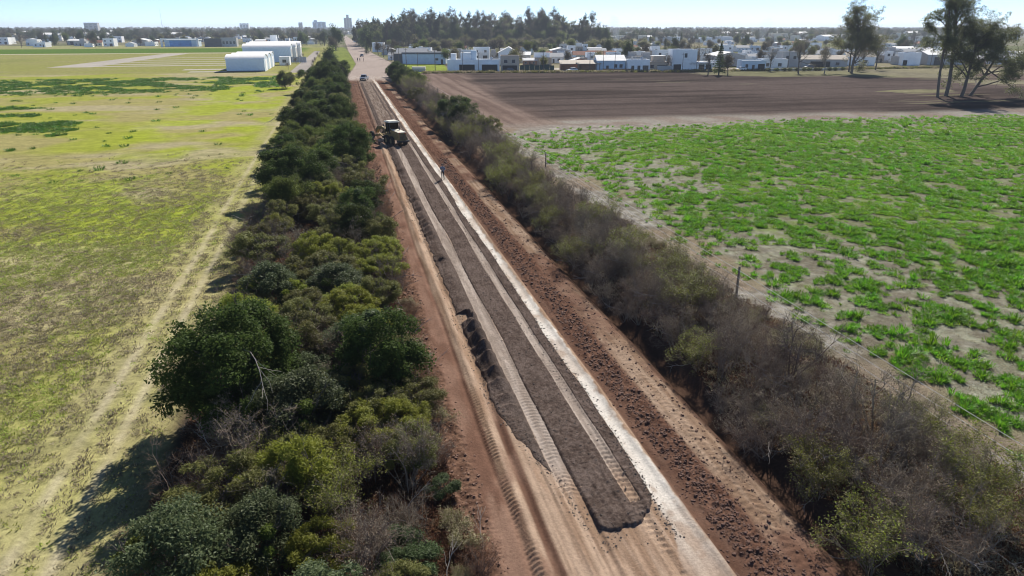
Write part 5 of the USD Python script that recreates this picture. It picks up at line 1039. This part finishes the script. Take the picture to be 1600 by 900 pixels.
scatter('distant_houses', bx, [WALLS['white'], WALLS['cream'], ROOFS['white']], np.stack([x, y, 0 * x], 1), rng.uniform(-.4, .4, n), rng.uniform(.8, 1.5, n), rng.choice(3, n, p=[.5, .3, .2]), 'small pale houses of the far town', 'houses')
def tower(label, x, y, w, d, h, wm, extra=None):
    K = thing('tower_block', label, 'building', (x, y, 0)); obj('wall', box(-w / 2, w / 2, -d / 2, d / 2, 0, h), WALLS[wm], K); obj('roof', box(-w / 2 - .3, w / 2 + .3, -d / 2 - .3, d / 2 + .3, h, h + 1), ROOFS['grey'], K)
    for i in range(int(h // 3.4) - 1):
        for j in range(3): obj('window', box(-w / 2 + (j + .2) * w / 3, -w / 2 + (j + .8) * w / 3, -d / 2 - .08, -d / 2 - .01, 4 + i * 3.4, 5.8 + i * 3.4), mPane, K)
    if extra: obj('upper_floor', box(*extra), WALLS[wm], K)
tower('tall blue-grey tower block on the skyline above the far road', 34, 2400, 24, 20, 44, 'grey', (-4, 4, -6, 6, 45.1, 54))
tower('wide pale blue apartment block on the skyline left of the tall tower', -55, 2400, 40, 20, 32, 'pale blue', (-16, -6, -6, 6, 33.1, 38))
tower('small stepped block on the skyline left of the wide apartment block', -112, 2400, 12, 14, 30, 'grey')
tower('low pale block on the skyline above the hangar', -280, 2400, 26, 16, 27, 'white')
tower('pale wide block on the far left skyline', -590, 2000, 30, 16, 26, 'grey')
mast = thing('radio_mast', 'thin radio mast on the skyline left of the hangar', 'mast', (-408, 1900, 0)); obj('mast_pole', cyl((0, 0, 0), (0, 0, 58), .35, 6, .15), mSteel, mast)
# ------------------------------------------------------------------ smoke and air
def smoke(label, x, y, h, w, dens, lean):
    m = trimesh.creation.icosphere(3, 1.0); v = np.array(m.vertices); t = (v[:, 2] + 1) / 2
    v = v * np.array([1, 1, .5]) + np.array([0, 0, .5]); n_ = .7 + .6 * f2(v[:, 0] * 2 + v[:, 2] * 3, v[:, 1] * 2 + v[:, 2] * 4, 3, 140)
    v = np.stack([v[:, 0] * w * (.35 + .65 * t) * n_ + lean * t * t, v[:, 1] * w * (.35 + .65 * t) * n_, v[:, 2] * h], 1)
    ms = mat('smoke_' + str(int(x)), {'v': ('principled_volume', {'color': (.72, .80, .92), 'density': dens, 'anisotropy': .1})}, [], None, 'v.volume')
    o = obj('smoke', (v + [x, y, 2.5], np.array(m.faces)), ms); tag(o, label, 'smoke', None, 'stuff')
smoke('thin blue smoke rising among the houses right of the wood', 190.0, 480, 22, 4.5, .035, -3)
smoke('fainter blue smoke drifting above the far houses at the right', 380.0, 600, 22, 7, .016, 6)
mHaze = mat('air', {'v': ('principled_volume', {'color': (.80, .88, 1.0), 'density': 1.3e-4, 'anisotropy': 0.2})}, [], None, 'v.volume')
tag(obj('haze', box(-13000, 13000, -700, 13000, -3.0, 62), mHaze), 'thin blue summer haze over the plain', None, None, 'stuff')
by = {}
for p in stage.GetPrimAtPath('/World').GetChildren():
    g_, l_ = p.GetCustomDataByKey('group'), p.GetCustomDataByKey('label')
    if g_ and l_ and not l_.split()[0] in ORD and p.GetTypeName() == 'Xform': by.setdefault(l_, []).append(p)
def px_of(p):
    v = np.array(p.GetAttribute('xformOp:translate').Get()) - EYE
    return (v @ RT) / (v @ FW)
for l_, v in by.items():
    if 1 < len(v) <= 12 and len(l_.split()) <= 12 and ' hedge' not in l_:
        for i, p in enumerate(sorted(v, key=px_of)): p.SetCustomDataByKey('label', f'{l_}, {"leftmost" if i == 0 else ORD[i] + " from the left"}')
